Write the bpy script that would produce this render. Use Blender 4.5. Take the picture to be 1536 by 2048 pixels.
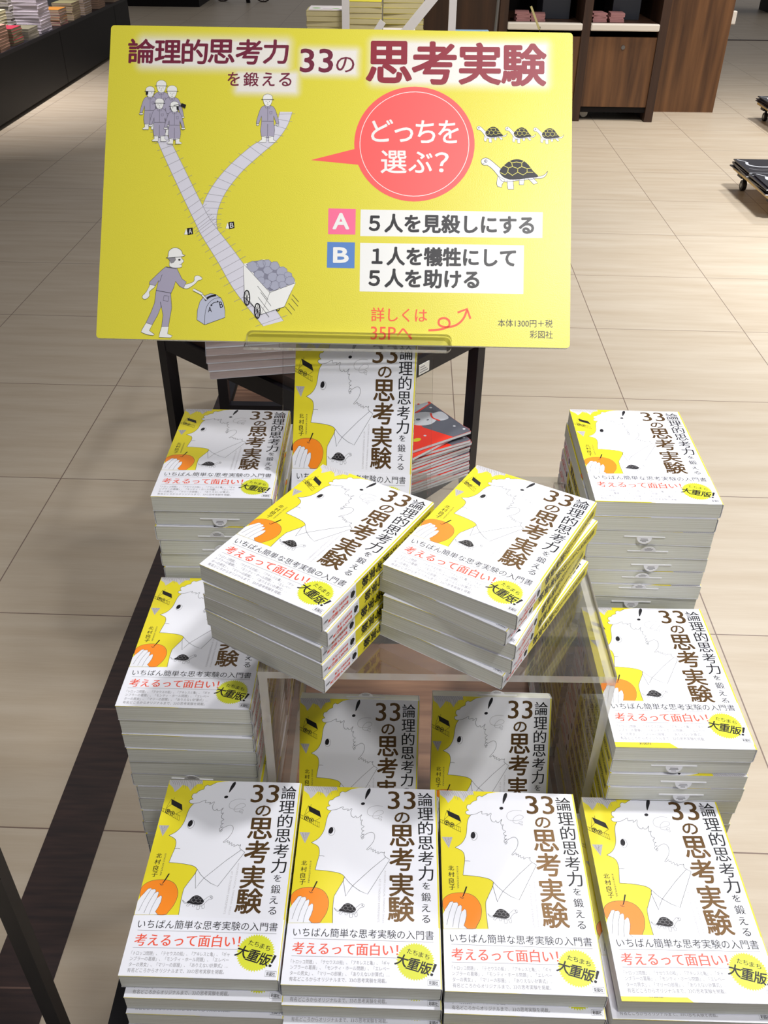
import bpy, math, random
import numpy as np
from mathutils import Vector, Matrix, Euler
random.seed(7)
R = math.radians
sc = bpy.context.scene
col = sc.collection
for o in list(bpy.data.objects):
    bpy.data.objects.remove(o)

# ------------------------------------------------------------------ camera
F_PX = 1783.72
PITCH, ROLL, CAM_H = 0.61955269, 0.01452127, 1.49
cam_d = bpy.data.cameras.new('camera')
cam_d.sensor_fit = 'VERTICAL'
cam_d.sensor_height = 36.0
cam_d.lens = 36.0 * F_PX / 2048.0
cam_d.clip_start, cam_d.clip_end = 0.05, 80
cam = bpy.data.objects.new('camera', cam_d)
col.objects.link(cam)
fwd = Vector((0, math.cos(PITCH), -math.sin(PITCH)))
up0 = Vector((0, math.sin(PITCH), math.cos(PITCH)))
rt0 = Vector((1, 0, 0))
rt = rt0 * math.cos(ROLL) + up0 * math.sin(ROLL)
up = up0 * math.cos(ROLL) - rt0 * math.sin(ROLL)
m3 = Matrix((rt, up, -fwd)).transposed()
cam.matrix_world = Matrix.Translation((0, 0, CAM_H)) @ m3.to_4x4()
sc.camera = cam

# ------------------------------------------------------------------ world, lamps, exposure
sc.view_settings.view_transform = 'Standard'
sc.view_settings.look = 'None'
sc.view_settings.gamma = 1.0
sc.view_settings.use_curve_mapping = False
sc.view_settings.exposure = 0.06
w = bpy.data.worlds.new('room_fill')
sc.world = w
w.use_nodes = True
bg = w.node_tree.nodes['Background']
bg.inputs[0].default_value = (0.98, 0.97, 1.0, 1)
bg.inputs[1].default_value = 0.22


def lamp(name, loc, target, energy, size, color=(1, 0.95, 0.88), spread=180):
    d = bpy.data.lights.new(name, 'AREA')
    d.shape = 'DISK'
    d.size = size
    d.energy = energy
    d.color = color
    d.spread = R(spread)
    o = bpy.data.objects.new(name, d)
    col.objects.link(o)
    o.location = loc
    o.rotation_euler = (Vector(target) - Vector(loc)).to_track_quat('-Z', 'Y').to_euler()
    o['label'] = 'ceiling lamp above the shop floor'
    return o


lamp('ceiling_lamp_key', (0.85, 0.90, 2.95), (0.45, 0.75, 0.7), 5.9, 0.16, (1, 0.985, 0.98), 75)
lamp('ceiling_lamp_front', (0.62, -0.10, 2.95), (0.2, 0.85, 0.9), 3.9, 0.22, (1, 0.985, 0.98), 75)
lamp('ceiling_lamp_rear', (0.35, 1.85, 2.95), (0.5, 1.2, 0.6), 6, 0.25, (1, 0.98, 0.96), 110)
lamp('ceiling_lamp_right', (1.9, 1.7, 2.95), (2.2, 1.9, 0), 25, 0.3, (0.97, 0.98, 1.0), 110)
lamp('ceiling_lamp_aisle', (2.1, 4.0, 2.95), (2.2, 4.1, 0), 55, 0.4, (0.97, 0.98, 1.0), 120)
lamp('ceiling_lamp_far_aisle', (3.2, 6.6, 2.95), (3.2, 6.8, 0), 36, 0.4, (1, 0.98, 0.96), 120)
lamp('ceiling_lamp_left_aisle', (-1.4, 3.4, 2.95), (-1.4, 3.4, 0), 4, 0.4, (1, 0.86, 0.70))
lamp('ceiling_lamp_counter', (-2.5, 7.4, 2.95), (-3.2, 7.6, 0.4), 24, 0.3, (1, 0.95, 0.95), 75)
lamp('ceiling_lamp_display', (0.0, 5.4, 2.95), (0.0, 6.4, 0.6), 9, 0.3, (1, 0.95, 0.85), 80)
lamp('ceiling_lamp_cabinet', (1.9, 5.6, 2.95), (1.9, 7.4, 0.2), 8, 0.3, (1, 0.92, 0.83), 100)

# ------------------------------------------------------------------ materials
MATS = {}


def mat(name, color, rough=0.5, metal=0.0, spec=0.5, build=None):
    m = bpy.data.materials.new(name)
    m.use_nodes = True
    nt = m.node_tree
    b = nt.nodes['Principled BSDF']
    b.inputs['Base Color'].default_value = (*color, 1)
    b.inputs['Roughness'].default_value = rough
    b.inputs['Metallic'].default_value = metal
    b.inputs['Specular IOR Level'].default_value = spec
    if build:
        build(nt, b)
    MATS[name] = m
    return m


def srgb(r, g, b):
    f = lambda c: (c / 255 / 12.92) if c / 255 <= 0.04045 else ((c / 255 + 0.055) / 1.055) ** 2.4
    return (f(r), f(g), f(b))


def noise_col(c1, c2, scale=(1, 1, 1), nscale=5, detail=4, lo=0.35, hi=0.65, coord='Object', bump=0.0):
    def build(nt, b):
        tc = nt.nodes.new('ShaderNodeTexCoord')
        mp = nt.nodes.new('ShaderNodeMapping')
        mp.inputs['Scale'].default_value = scale
        nz = nt.nodes.new('ShaderNodeTexNoise')
        nz.inputs['Scale'].default_value = nscale
        nz.inputs['Detail'].default_value = detail
        rp = nt.nodes.new('ShaderNodeValToRGB')
        rp.color_ramp.elements[0].position = lo
        rp.color_ramp.elements[0].color = (*c1, 1)
        rp.color_ramp.elements[1].position = hi
        rp.color_ramp.elements[1].color = (*c2, 1)
        L = nt.links.new
        L(tc.outputs[coord], mp.inputs[0])
        L(mp.outputs[0], nz.inputs['Vector'])
        L(nz.outputs['Fac'], rp.inputs[0])
        L(rp.outputs[0], b.inputs['Base Color'])
        if bump:
            bp = nt.nodes.new('ShaderNodeBump')
            bp.inputs['Strength'].default_value = bump
            bp.inputs['Distance'].default_value = 0.001
            L(nz.outputs['Fac'], bp.inputs['Height'])
            L(bp.outputs[0], b.inputs['Normal'])
    return build


FLOOR_YAW = -0.0233


def floor_build(nt, b):
    L = nt.links.new
    N = nt.nodes.new
    tc = N('ShaderNodeTexCoord')
    mp = N('ShaderNodeMapping')
    mp.inputs['Rotation'].default_value = (0, 0, -FLOOR_YAW)
    L(tc.outputs['Object'], mp.inputs[0])
    sep = N('ShaderNodeSeparateXYZ')
    L(mp.outputs[0], sep.inputs[0])

    def math_(op, a, c=None):
        n = N('ShaderNodeMath')
        n.operation = op
        if isinstance(a, (int, float)):
            n.inputs[0].default_value = a
        else:
            L(a, n.inputs[0])
        if c is not None:
            if isinstance(c, (int, float)):
                n.inputs[1].default_value = c
            else:
                L(c, n.inputs[1])
        return n.outputs[0]
    T = 0.600

    def joint(s, off):
        q = math_('DIVIDE', math_('SUBTRACT', s, off), T)
        f = math_('FRACT', q)
        d = math_('MINIMUM', f, math_('SUBTRACT', 1.0, f))
        return math_('LESS_THAN', d, 0.0026), math_('FLOOR', q)
    jx, ix = joint(sep.outputs[0], -1.027)
    jy, iy = joint(sep.outputs[1], 1.616)
    j = math_('MAXIMUM', jx, jy)
    tid = math_('ADD', math_('MULTIPLY', ix, 3.17), math_('MULTIPLY', iy, 7.31))
    # streaks running across, shifted for every tile
    cmb = N('ShaderNodeCombineXYZ')
    L(math_('ADD', math_('MULTIPLY', sep.outputs[0], 1.6), math_('MULTIPLY', tid, 1.7)), cmb.inputs[0])
    L(math_('MULTIPLY', sep.outputs[1], 16.0), cmb.inputs[1])
    L(tid, cmb.inputs[2])
    nz = N('ShaderNodeTexNoise')
    nz.inputs['Scale'].default_value = 1.3
    nz.inputs['Detail'].default_value = 6
    nz.inputs['Roughness'].default_value = 0.55
    L(cmb.outputs[0], nz.inputs['Vector'])
    cm2 = N('ShaderNodeCombineXYZ')
    L(math_('MULTIPLY', sep.outputs[0], 12.0), cm2.inputs[0])
    L(math_('MULTIPLY', sep.outputs[1], 260.0), cm2.inputs[1])
    nz2 = N('ShaderNodeTexNoise')
    nz2.inputs['Scale'].default_value = 1.0
    nz2.inputs['Detail'].default_value = 3
    L(cm2.outputs[0], nz2.inputs['Vector'])
    v = math_('ADD', math_('MULTIPLY', nz.outputs['Fac'], 0.8), math_('MULTIPLY', nz2.outputs['Fac'], 0.2))
    rp = N('ShaderNodeValToRGB')
    e = rp.color_ramp.elements
    e[0].position, e[0].color = 0.25, (*srgb(190, 172, 147), 1)
    e[1].position, e[1].color = 0.75, (*srgb(211, 198, 178), 1)
    L(v, rp.inputs[0])
    mx = N('ShaderNodeMix')
    mx.data_type = 'RGBA'
    L(j, mx.inputs['Factor'])
    L(rp.outputs[0], mx.inputs['A'])
    mx.inputs['B'].default_value = (*srgb(128, 108, 96), 1)
    L(mx.outputs['Result'], b.inputs['Base Color'])


M = mat
M('floor_tile', (0.6, 0.5, 0.4), 0.42, spec=0.35, build=floor_build)
M('dark_plank', srgb(52, 34, 33), 0.45, build=noise_col(srgb(34, 22, 24), srgb(62, 42, 38), (6, 60, 6), 1.5, 5, 0.3, 0.7))
M('plank_joint', srgb(112, 86, 76), 0.6)
M('paper_white', srgb(236, 237, 244), 0.34, spec=0.45)
M('paper_yellow', srgb(232, 218, 40), 0.36, spec=0.45)
M('band_white', srgb(238, 239, 247), 0.32, spec=0.45)
M('ink_black', (0.010, 0.009, 0.012), 0.4, spec=0.3)
M('ink_line', (0.05, 0.05, 0.055), 0.45, spec=0.3)
M('ink_brown', srgb(98, 72, 40), 0.35, metal=0.5, spec=0.4)
M('ink_red', srgb(236, 84, 56), 0.4)
M('ink_grey', srgb(140, 138, 142), 0.5)
M('ink_pale', srgb(196, 194, 198), 0.5)
M('ink_prism', srgb(176, 172, 176), 0.5)
M('print_orange', srgb(250, 140, 28), 0.36, spec=0.45)
M('starburst_green', srgb(216, 220, 44), 0.4)
M('magazine_red', srgb(250, 62, 42), 0.25)
M('magazine_grey', srgb(104, 106, 116), 0.25)
M('magazine_white', srgb(222, 224, 230), 0.25)
M('magazine_black', srgb(30, 27, 34), 0.22)


def page_build(c1, c2):
    return noise_col(c1, c2, (2.0, 2.0, 1400), 1.0, 2, 0.3, 0.7)


M('page_edge', srgb(226, 227, 218), 0.8, spec=0.1, build=page_build(srgb(206, 206, 192), srgb(238, 239, 232)))
M('page_pink', srgb(214, 196, 196), 0.7, spec=0.1, build=page_build(srgb(196, 178, 178), srgb(226, 214, 214)))
M('slip_paper', srgb(246, 246, 250), 0.6, spec=0.2)
M('black_metal', srgb(24, 21, 27), 0.45, spec=0.3)
M('dark_grey_metal', srgb(50, 49, 50), 0.42, spec=0.45)
M('wood_top', srgb(128, 92, 70), 0.4, build=noise_col(srgb(92, 60, 44), srgb(154, 116, 90), (3, 38, 3), 1.4, 6, 0.3, 0.7))
M('walnut', srgb(104, 68, 42), 0.42, build=noise_col(srgb(62, 38, 24), srgb(126, 86, 52), (14, 14, 0.9), 1.2, 6, 0.28, 0.72))
M('walnut_dark', srgb(60, 38, 26), 0.5, build=noise_col(srgb(40, 25, 18), srgb(72, 46, 30), (14, 14, 0.9), 1.2, 6, 0.28, 0.72))
M('void_black', srgb(16, 12, 13), 0.6, spec=0.2)
M('counter_black', srgb(14, 13, 16), 0.5, spec=0.2)
M('shelf_white', srgb(228, 220, 208), 0.4)
M('machine_blue', srgb(40, 44, 54), 0.4)
M('form_pink', srgb(160, 112, 112), 0.6)  # pink darkened: the shadow inside the cabinet is put into the colour
M('pale_board', srgb(216, 184, 120), 0.5)
M('rubber_black', srgb(22, 21, 22), 0.5)
M('hub_grey', srgb(190, 188, 180), 0.35)
M('white_frame', srgb(226, 224, 228), 0.35)
M('foam_white', srgb(226, 224, 214), 0.7)
M('pole_grey', srgb(120, 118, 116), 0.35, metal=0.6)
M('far_dark', srgb(60, 50, 44), 0.5)
for nm, c in dict(stock_cream=(206, 196, 160), stock_rose=(206, 160, 140), stock_crimson=(176, 26, 60), stock_yellow=(226, 214, 40),
                  stock_blue=(150, 190, 226), stock_lilac=(196, 178, 200), stock_orange=(232, 150, 40), stock_white=(232, 226, 232),
                  stock_olive=(120, 116, 92), stock_green=(104, 180, 60), stock_cyan=(60, 160, 200), stock_khaki=(196, 186, 130)).items():
    M(nm, srgb(*c), 0.4)
for nm, c in dict(edge_lilac=(206, 196, 206), edge_tan=(172, 152, 132), edge_grey=(176, 170, 160), edge_olive=(150, 146, 120), edge_brown=(168, 138, 120), edge_cream=(200, 190, 150)).items():
    M(nm, srgb(*c), 0.8, spec=0.1, build=page_build(tuple(x * 0.85 for x in srgb(*c)), tuple(min(1, x * 1.15) for x in srgb(*c))))


def acrylic(name, tint, glossy_fac, body=0.0, body_col=(0.9, 0.9, 0.86)):
    m = bpy.data.materials.new(name)
    m.use_nodes = True
    nt = m.node_tree
    nt.nodes.clear()
    L = nt.links.new
    out = nt.nodes.new('ShaderNodeOutputMaterial')
    tr = nt.nodes.new('ShaderNodeBsdfTransparent')
    tr.inputs[0].default_value = (*tint, 1)
    gl = nt.nodes.new('ShaderNodeBsdfGlossy')
    gl.inputs['Roughness'].default_value = 0.03
    fr = nt.nodes.new('ShaderNodeFresnel')
    fr.inputs['IOR'].default_value = 1.49
    mul = nt.nodes.new('ShaderNodeMath')
    mul.operation = 'MULTIPLY'
    mul.inputs[1].default_value = glossy_fac
    L(fr.outputs[0], mul.inputs[0])
    mx = nt.nodes.new('ShaderNodeMixShader')
    L(mul.outputs[0], mx.inputs[0])
    last = tr.outputs[0]
    if body:
        df = nt.nodes.new('ShaderNodeBsdfDiffuse')
        df.inputs[0].default_value = (*body_col, 1)
        m2 = nt.nodes.new('ShaderNodeMixShader')
        m2.inputs[0].default_value = body
        L(last, m2.inputs[1])
        L(df.outputs[0], m2.inputs[2])
        last = m2.outputs[0]
    L(last, mx.inputs[1])
    L(gl.outputs[0], mx.inputs[2])
    L(mx.outputs[0], out.inputs[0])
    MATS[name] = m


acrylic('acrylic_face', (0.98, 0.98, 0.97), 0.4)
acrylic('acrylic_edge', (0.94, 0.94, 0.91), 1.0, 0.42, (0.95, 0.92, 0.86))
acrylic('acrylic_lip', (0.94, 0.94, 0.91), 0.7, 0.26, (1.0, 0.98, 0.94))
acrylic('shrink_wrap', (0.97, 0.97, 0.97), 1.0)


# ------------------------------------------------------------------ mesh helpers
class MB:
    def __init__(s):
        s.v, s.f, s.m, s.slots = [], [], [], []

    def mi(s, name):
        if name not in s.slots:
            s.slots.append(name)
        return s.slots.index(name)

    def add(s, vs, fs, name, M4=None):
        b = len(s.v)
        k = s.mi(name)
        if M4 is not None:
            vs = [tuple(M4 @ Vector(p)) for p in vs]
        s.v.extend(tuple(p) for p in vs)
        for f in fs:
            s.f.append(tuple(i + b for i in f))
            s.m.append(k)

    def box(s, x0, x1, y0, y1, z0, z1, name, M4=None, faces=None):
        vs = [(x0, y0, z0), (x1, y0, z0), (x1, y1, z0), (x0, y1, z0), (x0, y0, z1), (x1, y0, z1), (x1, y1, z1), (x0, y1, z1)]
        fs = [(3, 2, 1, 0), (4, 5, 6, 7), (0, 1, 5, 4), (1, 2, 6, 5), (2, 3, 7, 6), (3, 0, 4, 7)]  # -z +z -y +x +y -x
        if faces:
            for i, f in enumerate(fs):
                s.add(vs, [f], faces.get(i, name), M4)
        else:
            s.add(vs, fs, name, M4)

    def tube(s, p0, p1, r, name, n=10, r1=None):
        p0, p1 = Vector(p0), Vector(p1)
        r1 = r if r1 is None else r1
        d = (p1 - p0).normalized()
        a = d.orthogonal().normalized()
        c = d.cross(a)
        vs = []
        for p, q in ((p0, r), (p1, r1)):
            for i in range(n):
                t = 2 * math.pi * i / n
                vs.append(p + a * q * math.cos(t) + c * q * math.sin(t))
        fs = [(i, (i + 1) % n, n + (i + 1) % n, n + i) for i in range(n)]
        fs += [tuple(range(n - 1, -1, -1)), tuple(range(n, 2 * n))]
        s.add(vs, fs, name)

    def bar(s, p0, p1, a, b, name, updir=(0, 0, 1)):
        p0, p1 = Vector(p0), Vector(p1)
        d = (p1 - p0)
        l = d.length
        d = d.normalized()
        u = Vector(updir)
        sx = d.cross(u)
        if sx.length < 1e-4:
            sx = Vector((1, 0, 0))
        sx.normalize()
        uz = sx.cross(d)
        m = Matrix((sx, d, uz)).transposed().to_4x4()
        m.translation = p0
        s.box(-a / 2, a / 2, 0, l, -b / 2, b / 2, name, m)

    def prism(s, prof, y0, y1, name, M4=None, cap=True):
        n = len(prof)
        vs = [(x, y0, z) for x, z in prof] + [(x, y1, z) for x, z in prof]
        fs = [(i, (i + 1) % n, n + (i + 1) % n, n + i) for i in range(n)]
        if cap:
            fs += [tuple(range(n - 1, -1, -1)), tuple(range(n, 2 * n))]
        s.add(vs, fs, name, M4)

    def disc(s, c, r, name, n=24, M4=None, rx=None):
        vs = [(c[0] + (rx or r) * math.cos(2 * math.pi * i / n), c[1] + r * math.sin(2 * math.pi * i / n), c[2]) for i in range(n)]
        s.add(vs, [tuple(range(n))], name, M4)

    def mesh(s, name):
        me = bpy.data.meshes.new(name)
        me.from_pydata(s.v, [], s.f)
        for q in s.slots:
            me.materials.append(MATS[q])
        me.polygons.foreach_set('material_index', s.m)
        me.update()
        return me

    def build(s, name, parent=None, bevel=0.0):
        return link(name, s.mesh(name), parent, bevel)


def link(name, me, parent=None, bevel=0.0):
    o = bpy.data.objects.new(name, me)
    col.objects.link(o)
    if parent:
        o.parent = parent
    if bevel:
        md = o.modifiers.new('bevel', 'BEVEL')
        md.width = bevel
        md.segments = 2
        md.limit_method = 'ANGLE'
    return o


def tag(o, label, cat=None, group=None, kind=None):
    if label:
        o['label'] = label
    if cat:
        o['category'] = cat
    if group:
        o['group'] = group
    if kind:
        o['kind'] = kind
    return o


def empty(name, loc=(0, 0, 0), rz=0.0):
    o = bpy.data.objects.new(name, None)
    o.empty_display_size = 0.05
    col.objects.link(o)
    o.location = loc
    o.rotation_euler = (0, 0, rz)
    return o


def dup(o, parent=None):
    c = o.copy()
    col.objects.link(c)
    if parent:
        c.parent = parent
    for ch in list(o.children):
        dup(ch, c)
    return c


# ------------------------------------------------------------------ flat print: text, strokes, shapes (units mm)
GLYPH = {}


def glyphs(text, bold):
    key = (text, bold)
    if key in GLYPH:
        return GLYPH[key]
    c = bpy.data.curves.new('t', 'FONT')
    c.body = text
    c.size = 1
    c.resolution_u = 3
    c.offset = bold
    o = bpy.data.objects.new('t', c)
    col.objects.link(o)
    bpy.context.view_layer.update()
    me = o.to_mesh()
    vs = np.array([v.co[:2] for v in me.vertices])
    fs = [tuple(p.vertices) for p in me.polygons]
    o.to_mesh_clear()
    bpy.data.objects.remove(o)
    bpy.data.curves.remove(c)
    GLYPH[key] = (vs, fs)
    return vs, fs


def sm(pts, n=4, closed=False):
    P = [np.array(p, float) for p in pts]
    out = []
    N = len(P)
    rng = range(N) if closed else range(N - 1)
    for i in rng:
        a, b, c, d = (P[(i - 1) % N], P[i], P[(i + 1) % N], P[(i + 2) % N]) if closed else (P[max(i - 1, 0)], P[i], P[i + 1], P[min(i + 2, N - 1)])
        for k in range(n):
            t = k / n
            out.append(0.5 * ((2 * b) + (c - a) * t + (2 * a - 5 * b + 4 * c - d) * t * t + (3 * b - a - 3 * c + d) * t ** 3))
    if not closed:
        out.append(P[-1])
    return [tuple(p) for p in out]


class Art:
    """flat print on a plane: u right, v up, in mm; place(u, v, h) gives the 3D point in metres"""

    def __init__(s, mb, place, step=0.03):
        s.mb, s.place, s.step = mb, place, step

    def poly(s, pts, m, z):
        s.mb.add([s.place(u, v, z * s.step) for u, v in pts], [tuple(range(len(pts)))], m)

    def fix(s, pts):
        a = sum(pts[i][0] * pts[(i + 1) % len(pts)][1] - pts[(i + 1) % len(pts)][0] * pts[i][1] for i in range(len(pts)))
        return pts if a > 0 else pts[::-1]

    def shape(s, pts, m, z, line=None, lw=0.3, closed=True):
        s.poly(s.fix(pts), m, z)
        if line:
            s.stroke(pts, lw, line, z + 0.5, closed)

    def stroke(s, pts, wd, m, z, closed=False):
        P = [np.array(p, float) for p in pts]
        n = len(P)
        Lp, Rp = [], []
        for i in range(n):
            a = P[i - 1] if (i > 0 or closed) else P[i]
            b = P[(i + 1) % n] if (i < n - 1 or closed) else P[i]
            d = b - a
            l = np.hypot(*d) or 1
            nrm = np.array((-d[1], d[0])) / l * wd / 2
            Lp.append(P[i] + nrm)
            Rp.append(P[i] - nrm)
        vs = [s.place(*p, z * s.step) for p in Lp] + [s.place(*p, z * s.step) for p in Rp]
        fs = [(n + i, n + (i + 1) % n, (i + 1) % n, i) for i in range(n if closed else n - 1)]
        s.mb.add(vs, fs, m)

    def ell(s, c, rx, ry, m, z, rot=0.0, line=None, lw=0.3, n=28):
        pts = []
        for i in range(n):
            t = 2 * math.pi * i / n
            x, y = rx * math.cos(t), ry * math.sin(t)
            pts.append((c[0] + x * math.cos(rot) - y * math.sin(rot), c[1] + x * math.sin(rot) + y * math.cos(rot)))
        if m:
            s.poly(pts, m, z)
        if line:
            s.stroke(pts, lw, line, z + 0.5, True)

    def text(s, t, pl, pr, h, m, z, bold=0.0, shear=0.0, brush=False):
        vs, fs = glyphs(t, 0.0)
        lo, hi = vs.min(0), vs.max(0)
        pl, pr = np.array(pl, float), np.array(pr, float)
        d = pr - pl
        W = np.hypot(*d)
        d = d / W
        nn = np.array((-d[1], d[0]))
        k = W / (hi[0] - lo[0])
        if h is None:
            h = k * (hi[1] - lo[1])
        x = (vs[:, 0] - lo[0]) * k
        y = ((vs[:, 1] - lo[1]) / (hi[1] - lo[1]) - 0.5) * h
        x = x + y * shear
        P = pl + x[:, None] * d + y[:, None] * nn
        if brush:
            offs = [(-1, 0), (-0.33, 0), (0.33, 0), (1, 0)]
        elif bold <= 0.003:
            offs = [(0, 0)]
        elif bold < 0.012:
            offs = [(-1, 0), (1, 0)]
        else:
            offs = [(math.cos(a), math.sin(a)) for a in (0.4, 1.97, 3.54, 5.11)] if bold < 0.025 else [(math.cos(k * math.pi / 4), math.sin(k * math.pi / 4)) for k in range(8)]
        r = bold * min(k, h / (hi[1] - lo[1]))
        for i, (ox, oy) in enumerate(offs):
            Q = P + (ox * d + oy * nn) * r
            s.mb.add([s.place(p[0], p[1], (z + 0.1 * i) * s.step) for p in Q], fs, m)

    def box_text(s, t, mp, x0, y0, x1, y1, m, z, bold=0.0, shear=0.0):
        """text fitted to the traced box (x0, y0)-(x1, y1) of a map mp"""
        pl, pr = mp(x0, (y0 + y1) / 2), mp(x1, (y0 + y1) / 2)
        a, b = mp((x0 + x1) / 2, y0), mp((x0 + x1) / 2, y1)
        s.text(t, pl, pr, math.dist(a, b), m, z, bold, shear)


def hmap(H, ox, oy, k):
    def f(x, y):
        X, Y = ox + x / k, oy + y / k
        d = H[2][0] * X + H[2][1] * Y + H[2][2]
        return ((H[0][0] * X + H[0][1] * Y + H[0][2]) / d, (H[1][0] * X + H[1][1] * Y + H[1][2]) / d)
    return f


def turtle(art, T, z, shell='ink_black', body='paper_white', cell='paper_yellow', lw=0.3, legs=True):
    """walking turtle seen from the side, T maps unit coordinates (head at x=0, tail at x=1, y up) to mm"""
    tr = lambda pts: [T(x, y) for x, y in pts]
    bodyp = sm([(0.00, 0.56), (0.03, 0.62), (0.09, 0.63), (0.16, 0.57), (0.25, 0.46), (0.33, 0.38), (0.5, 0.30), (0.72, 0.26), (0.80, 0.26), (0.86, 0.24),
                (0.95, 0.28), (1.0, 0.36), (0.965, 0.25), (0.90, 0.20), (0.82, 0.20), (0.76, 0.18), (0.55, 0.15), (0.40, 0.12), (0.31, 0.14), (0.26, 0.24),
                (0.18, 0.38), (0.10, 0.47), (0.03, 0.48)], 3, True)
    art.shape(tr(bodyp), body, z, 'ink_line', lw)
    for pts in ([(0.25, 0.25), (0.235, 0.08), (0.25, 0.02), (0.31, 0.00), (0.315, 0.06), (0.36, 0.16)],
                [(0.39, 0.16), (0.40, 0.0), (0.41, -0.04), (0.49, -0.04), (0.49, 0.03), (0.48, 0.18)],
                [(0.57, 0.2), (0.575, 0.06), (0.64, 0.06), (0.655, 0.2)],
                [(0.69, 0.22), (0.79, 0.07), (0.85, 0.10), (0.83, 0.14), (0.76, 0.24)]):
        art.shape(tr(pts), body, z + 0.2, 'ink_line', lw)
    sh = sm([(0.28, 0.36), (0.34, 0.47), (0.43, 0.57), (0.53, 0.61), (0.63, 0.58), (0.71, 0.49), (0.78, 0.36), (0.86, 0.24), (0.74, 0.21), (0.52, 0.17), (0.38, 0.19), (0.30, 0.27)], 3, True)
    art.shape(tr(sh), shell, z + 1)
    for pl in ([(0.29, 0.32), (0.36, 0.27), (0.40, 0.33), (0.47, 0.26), (0.55, 0.33), (0.63, 0.27), (0.69, 0.33), (0.78, 0.33)],
               [(0.40, 0.33), (0.41, 0.42), (0.47, 0.45), (0.55, 0.41), (0.55, 0.33)], [(0.55, 0.41), (0.61, 0.45), (0.69, 0.41), (0.69, 0.33)],
               [(0.34, 0.47), (0.41, 0.42)], [(0.47, 0.45), (0.46, 0.53), (0.42, 0.57)], [(0.61, 0.45), (0.61, 0.53), (0.64, 0.57)],
               [(0.46, 0.53), (0.53, 0.55), (0.61, 0.53)], [(0.69, 0.41), (0.75, 0.42)]):
        art.stroke(tr(pl), lw * 1.3, cell, z + 2)
    p = T(0.07, 0.565)
    q = T(0.095, 0.565)
    r = math.dist(p, q) * 0.8
    art.ell(p, r, r, 'paper_white', z + 2, line='ink_line', lw=lw)
    art.ell(T(0.065, 0.565), r * 0.45, r * 0.45, 'ink_black', z + 3)
    art.stroke(tr([(0.01, 0.50), (0.05, 0.505)]), lw, 'ink_line', z + 2)


# ------------------------------------------------------------------ the setting: floor and inlay
mb = MB()
mb.add([(-9, -2, 0), (9, -2, 0), (9, 22, 0), (-9, 22, 0)], [(0, 1, 2, 3)], 'floor_tile')
tag(mb.build('floor'), 'pale wood-look floor tiles laid in a square grid', kind='structure')
mb = MB()
for k in range(-2, 7):
    y0, y1 = 1.330 + 0.6 * k, 1.330 + 0.6 * (k + 1)
    for a, b, m_ in ((y0 + 0.003, y1, 'dark_plank'), (y0, y0 + 0.003, 'plank_joint')):
        f = lambda y: -0.6575 + 0.0255 * y
        mb.add([(f(a), a, 0.0008), (f(a) + 0.105, a, 0.0008), (f(b) + 0.105, b, 0.0008), (f(b), b, 0.0008)], [(0, 1, 2, 3)], m_)
tag(mb.build('trim_1'), 'dark brown plank strip set into the floor beside the table', kind='structure')
mb = MB()
mb.box(-9, 9, 11.5, 11.56, 0, 0.004, 'walnut_dark')
tag(mb.build('trim_2'), 'thin dark threshold line across the far floor', kind='structure')

#@BOOK
# ------------------------------------------------------------------ the paperback
HA = [[-25.744561, -3.2278713, 20769.405], [-0.98249219, 24.789034, -48234.623], [-0.0027253498, -0.032750205, 1.0]]
c1 = hmap(HA, 550, 1560, 4.3886)   # upper half of the cover drawing -> cover mm
c2 = hmap(HA, 550, 1770, 4.3886)   # lower half
BW, BH, BT, BAND = 127.2, 188.0, 17.3, 50.0


def cover_profile(x0, x1, t, r, inset=0.0):
    """closed sheet profile: fore edge bottom -> spine -> fore edge top and back inside"""
    th = 0.45
    def path(o):
        a = x1 - o
        rr = max(r - o, 0.3)
        pts = [(x0, o)]
        for k in range(5):
            t_ = -math.pi / 2 + k * math.pi / 8
            pts.append((a - rr + rr * math.cos(t_), o + rr + rr * math.sin(t_)))
        for k in range(5):
            t_ = k * math.pi / 8
            pts.append((a - rr + rr * math.cos(t_), t - o - rr + rr * math.sin(t_)))
        pts.append((x0, t - o))
        return pts
    outer, inner = path(-inset), path(th)
    return [(x * 0.001, z * 0.001) for x, z in outer + inner[::-1]]


front = lambda u, v, h: ((u - BW / 2) * 0.001, (v - BH / 2) * 0.001, (BT + h) * 0.001)
spine_at = lambda off: (lambda u, v, h: ((BW / 2 + h + off) * 0.001, (v - BH / 2) * 0.001, (BT - u) * 0.001))


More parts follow.
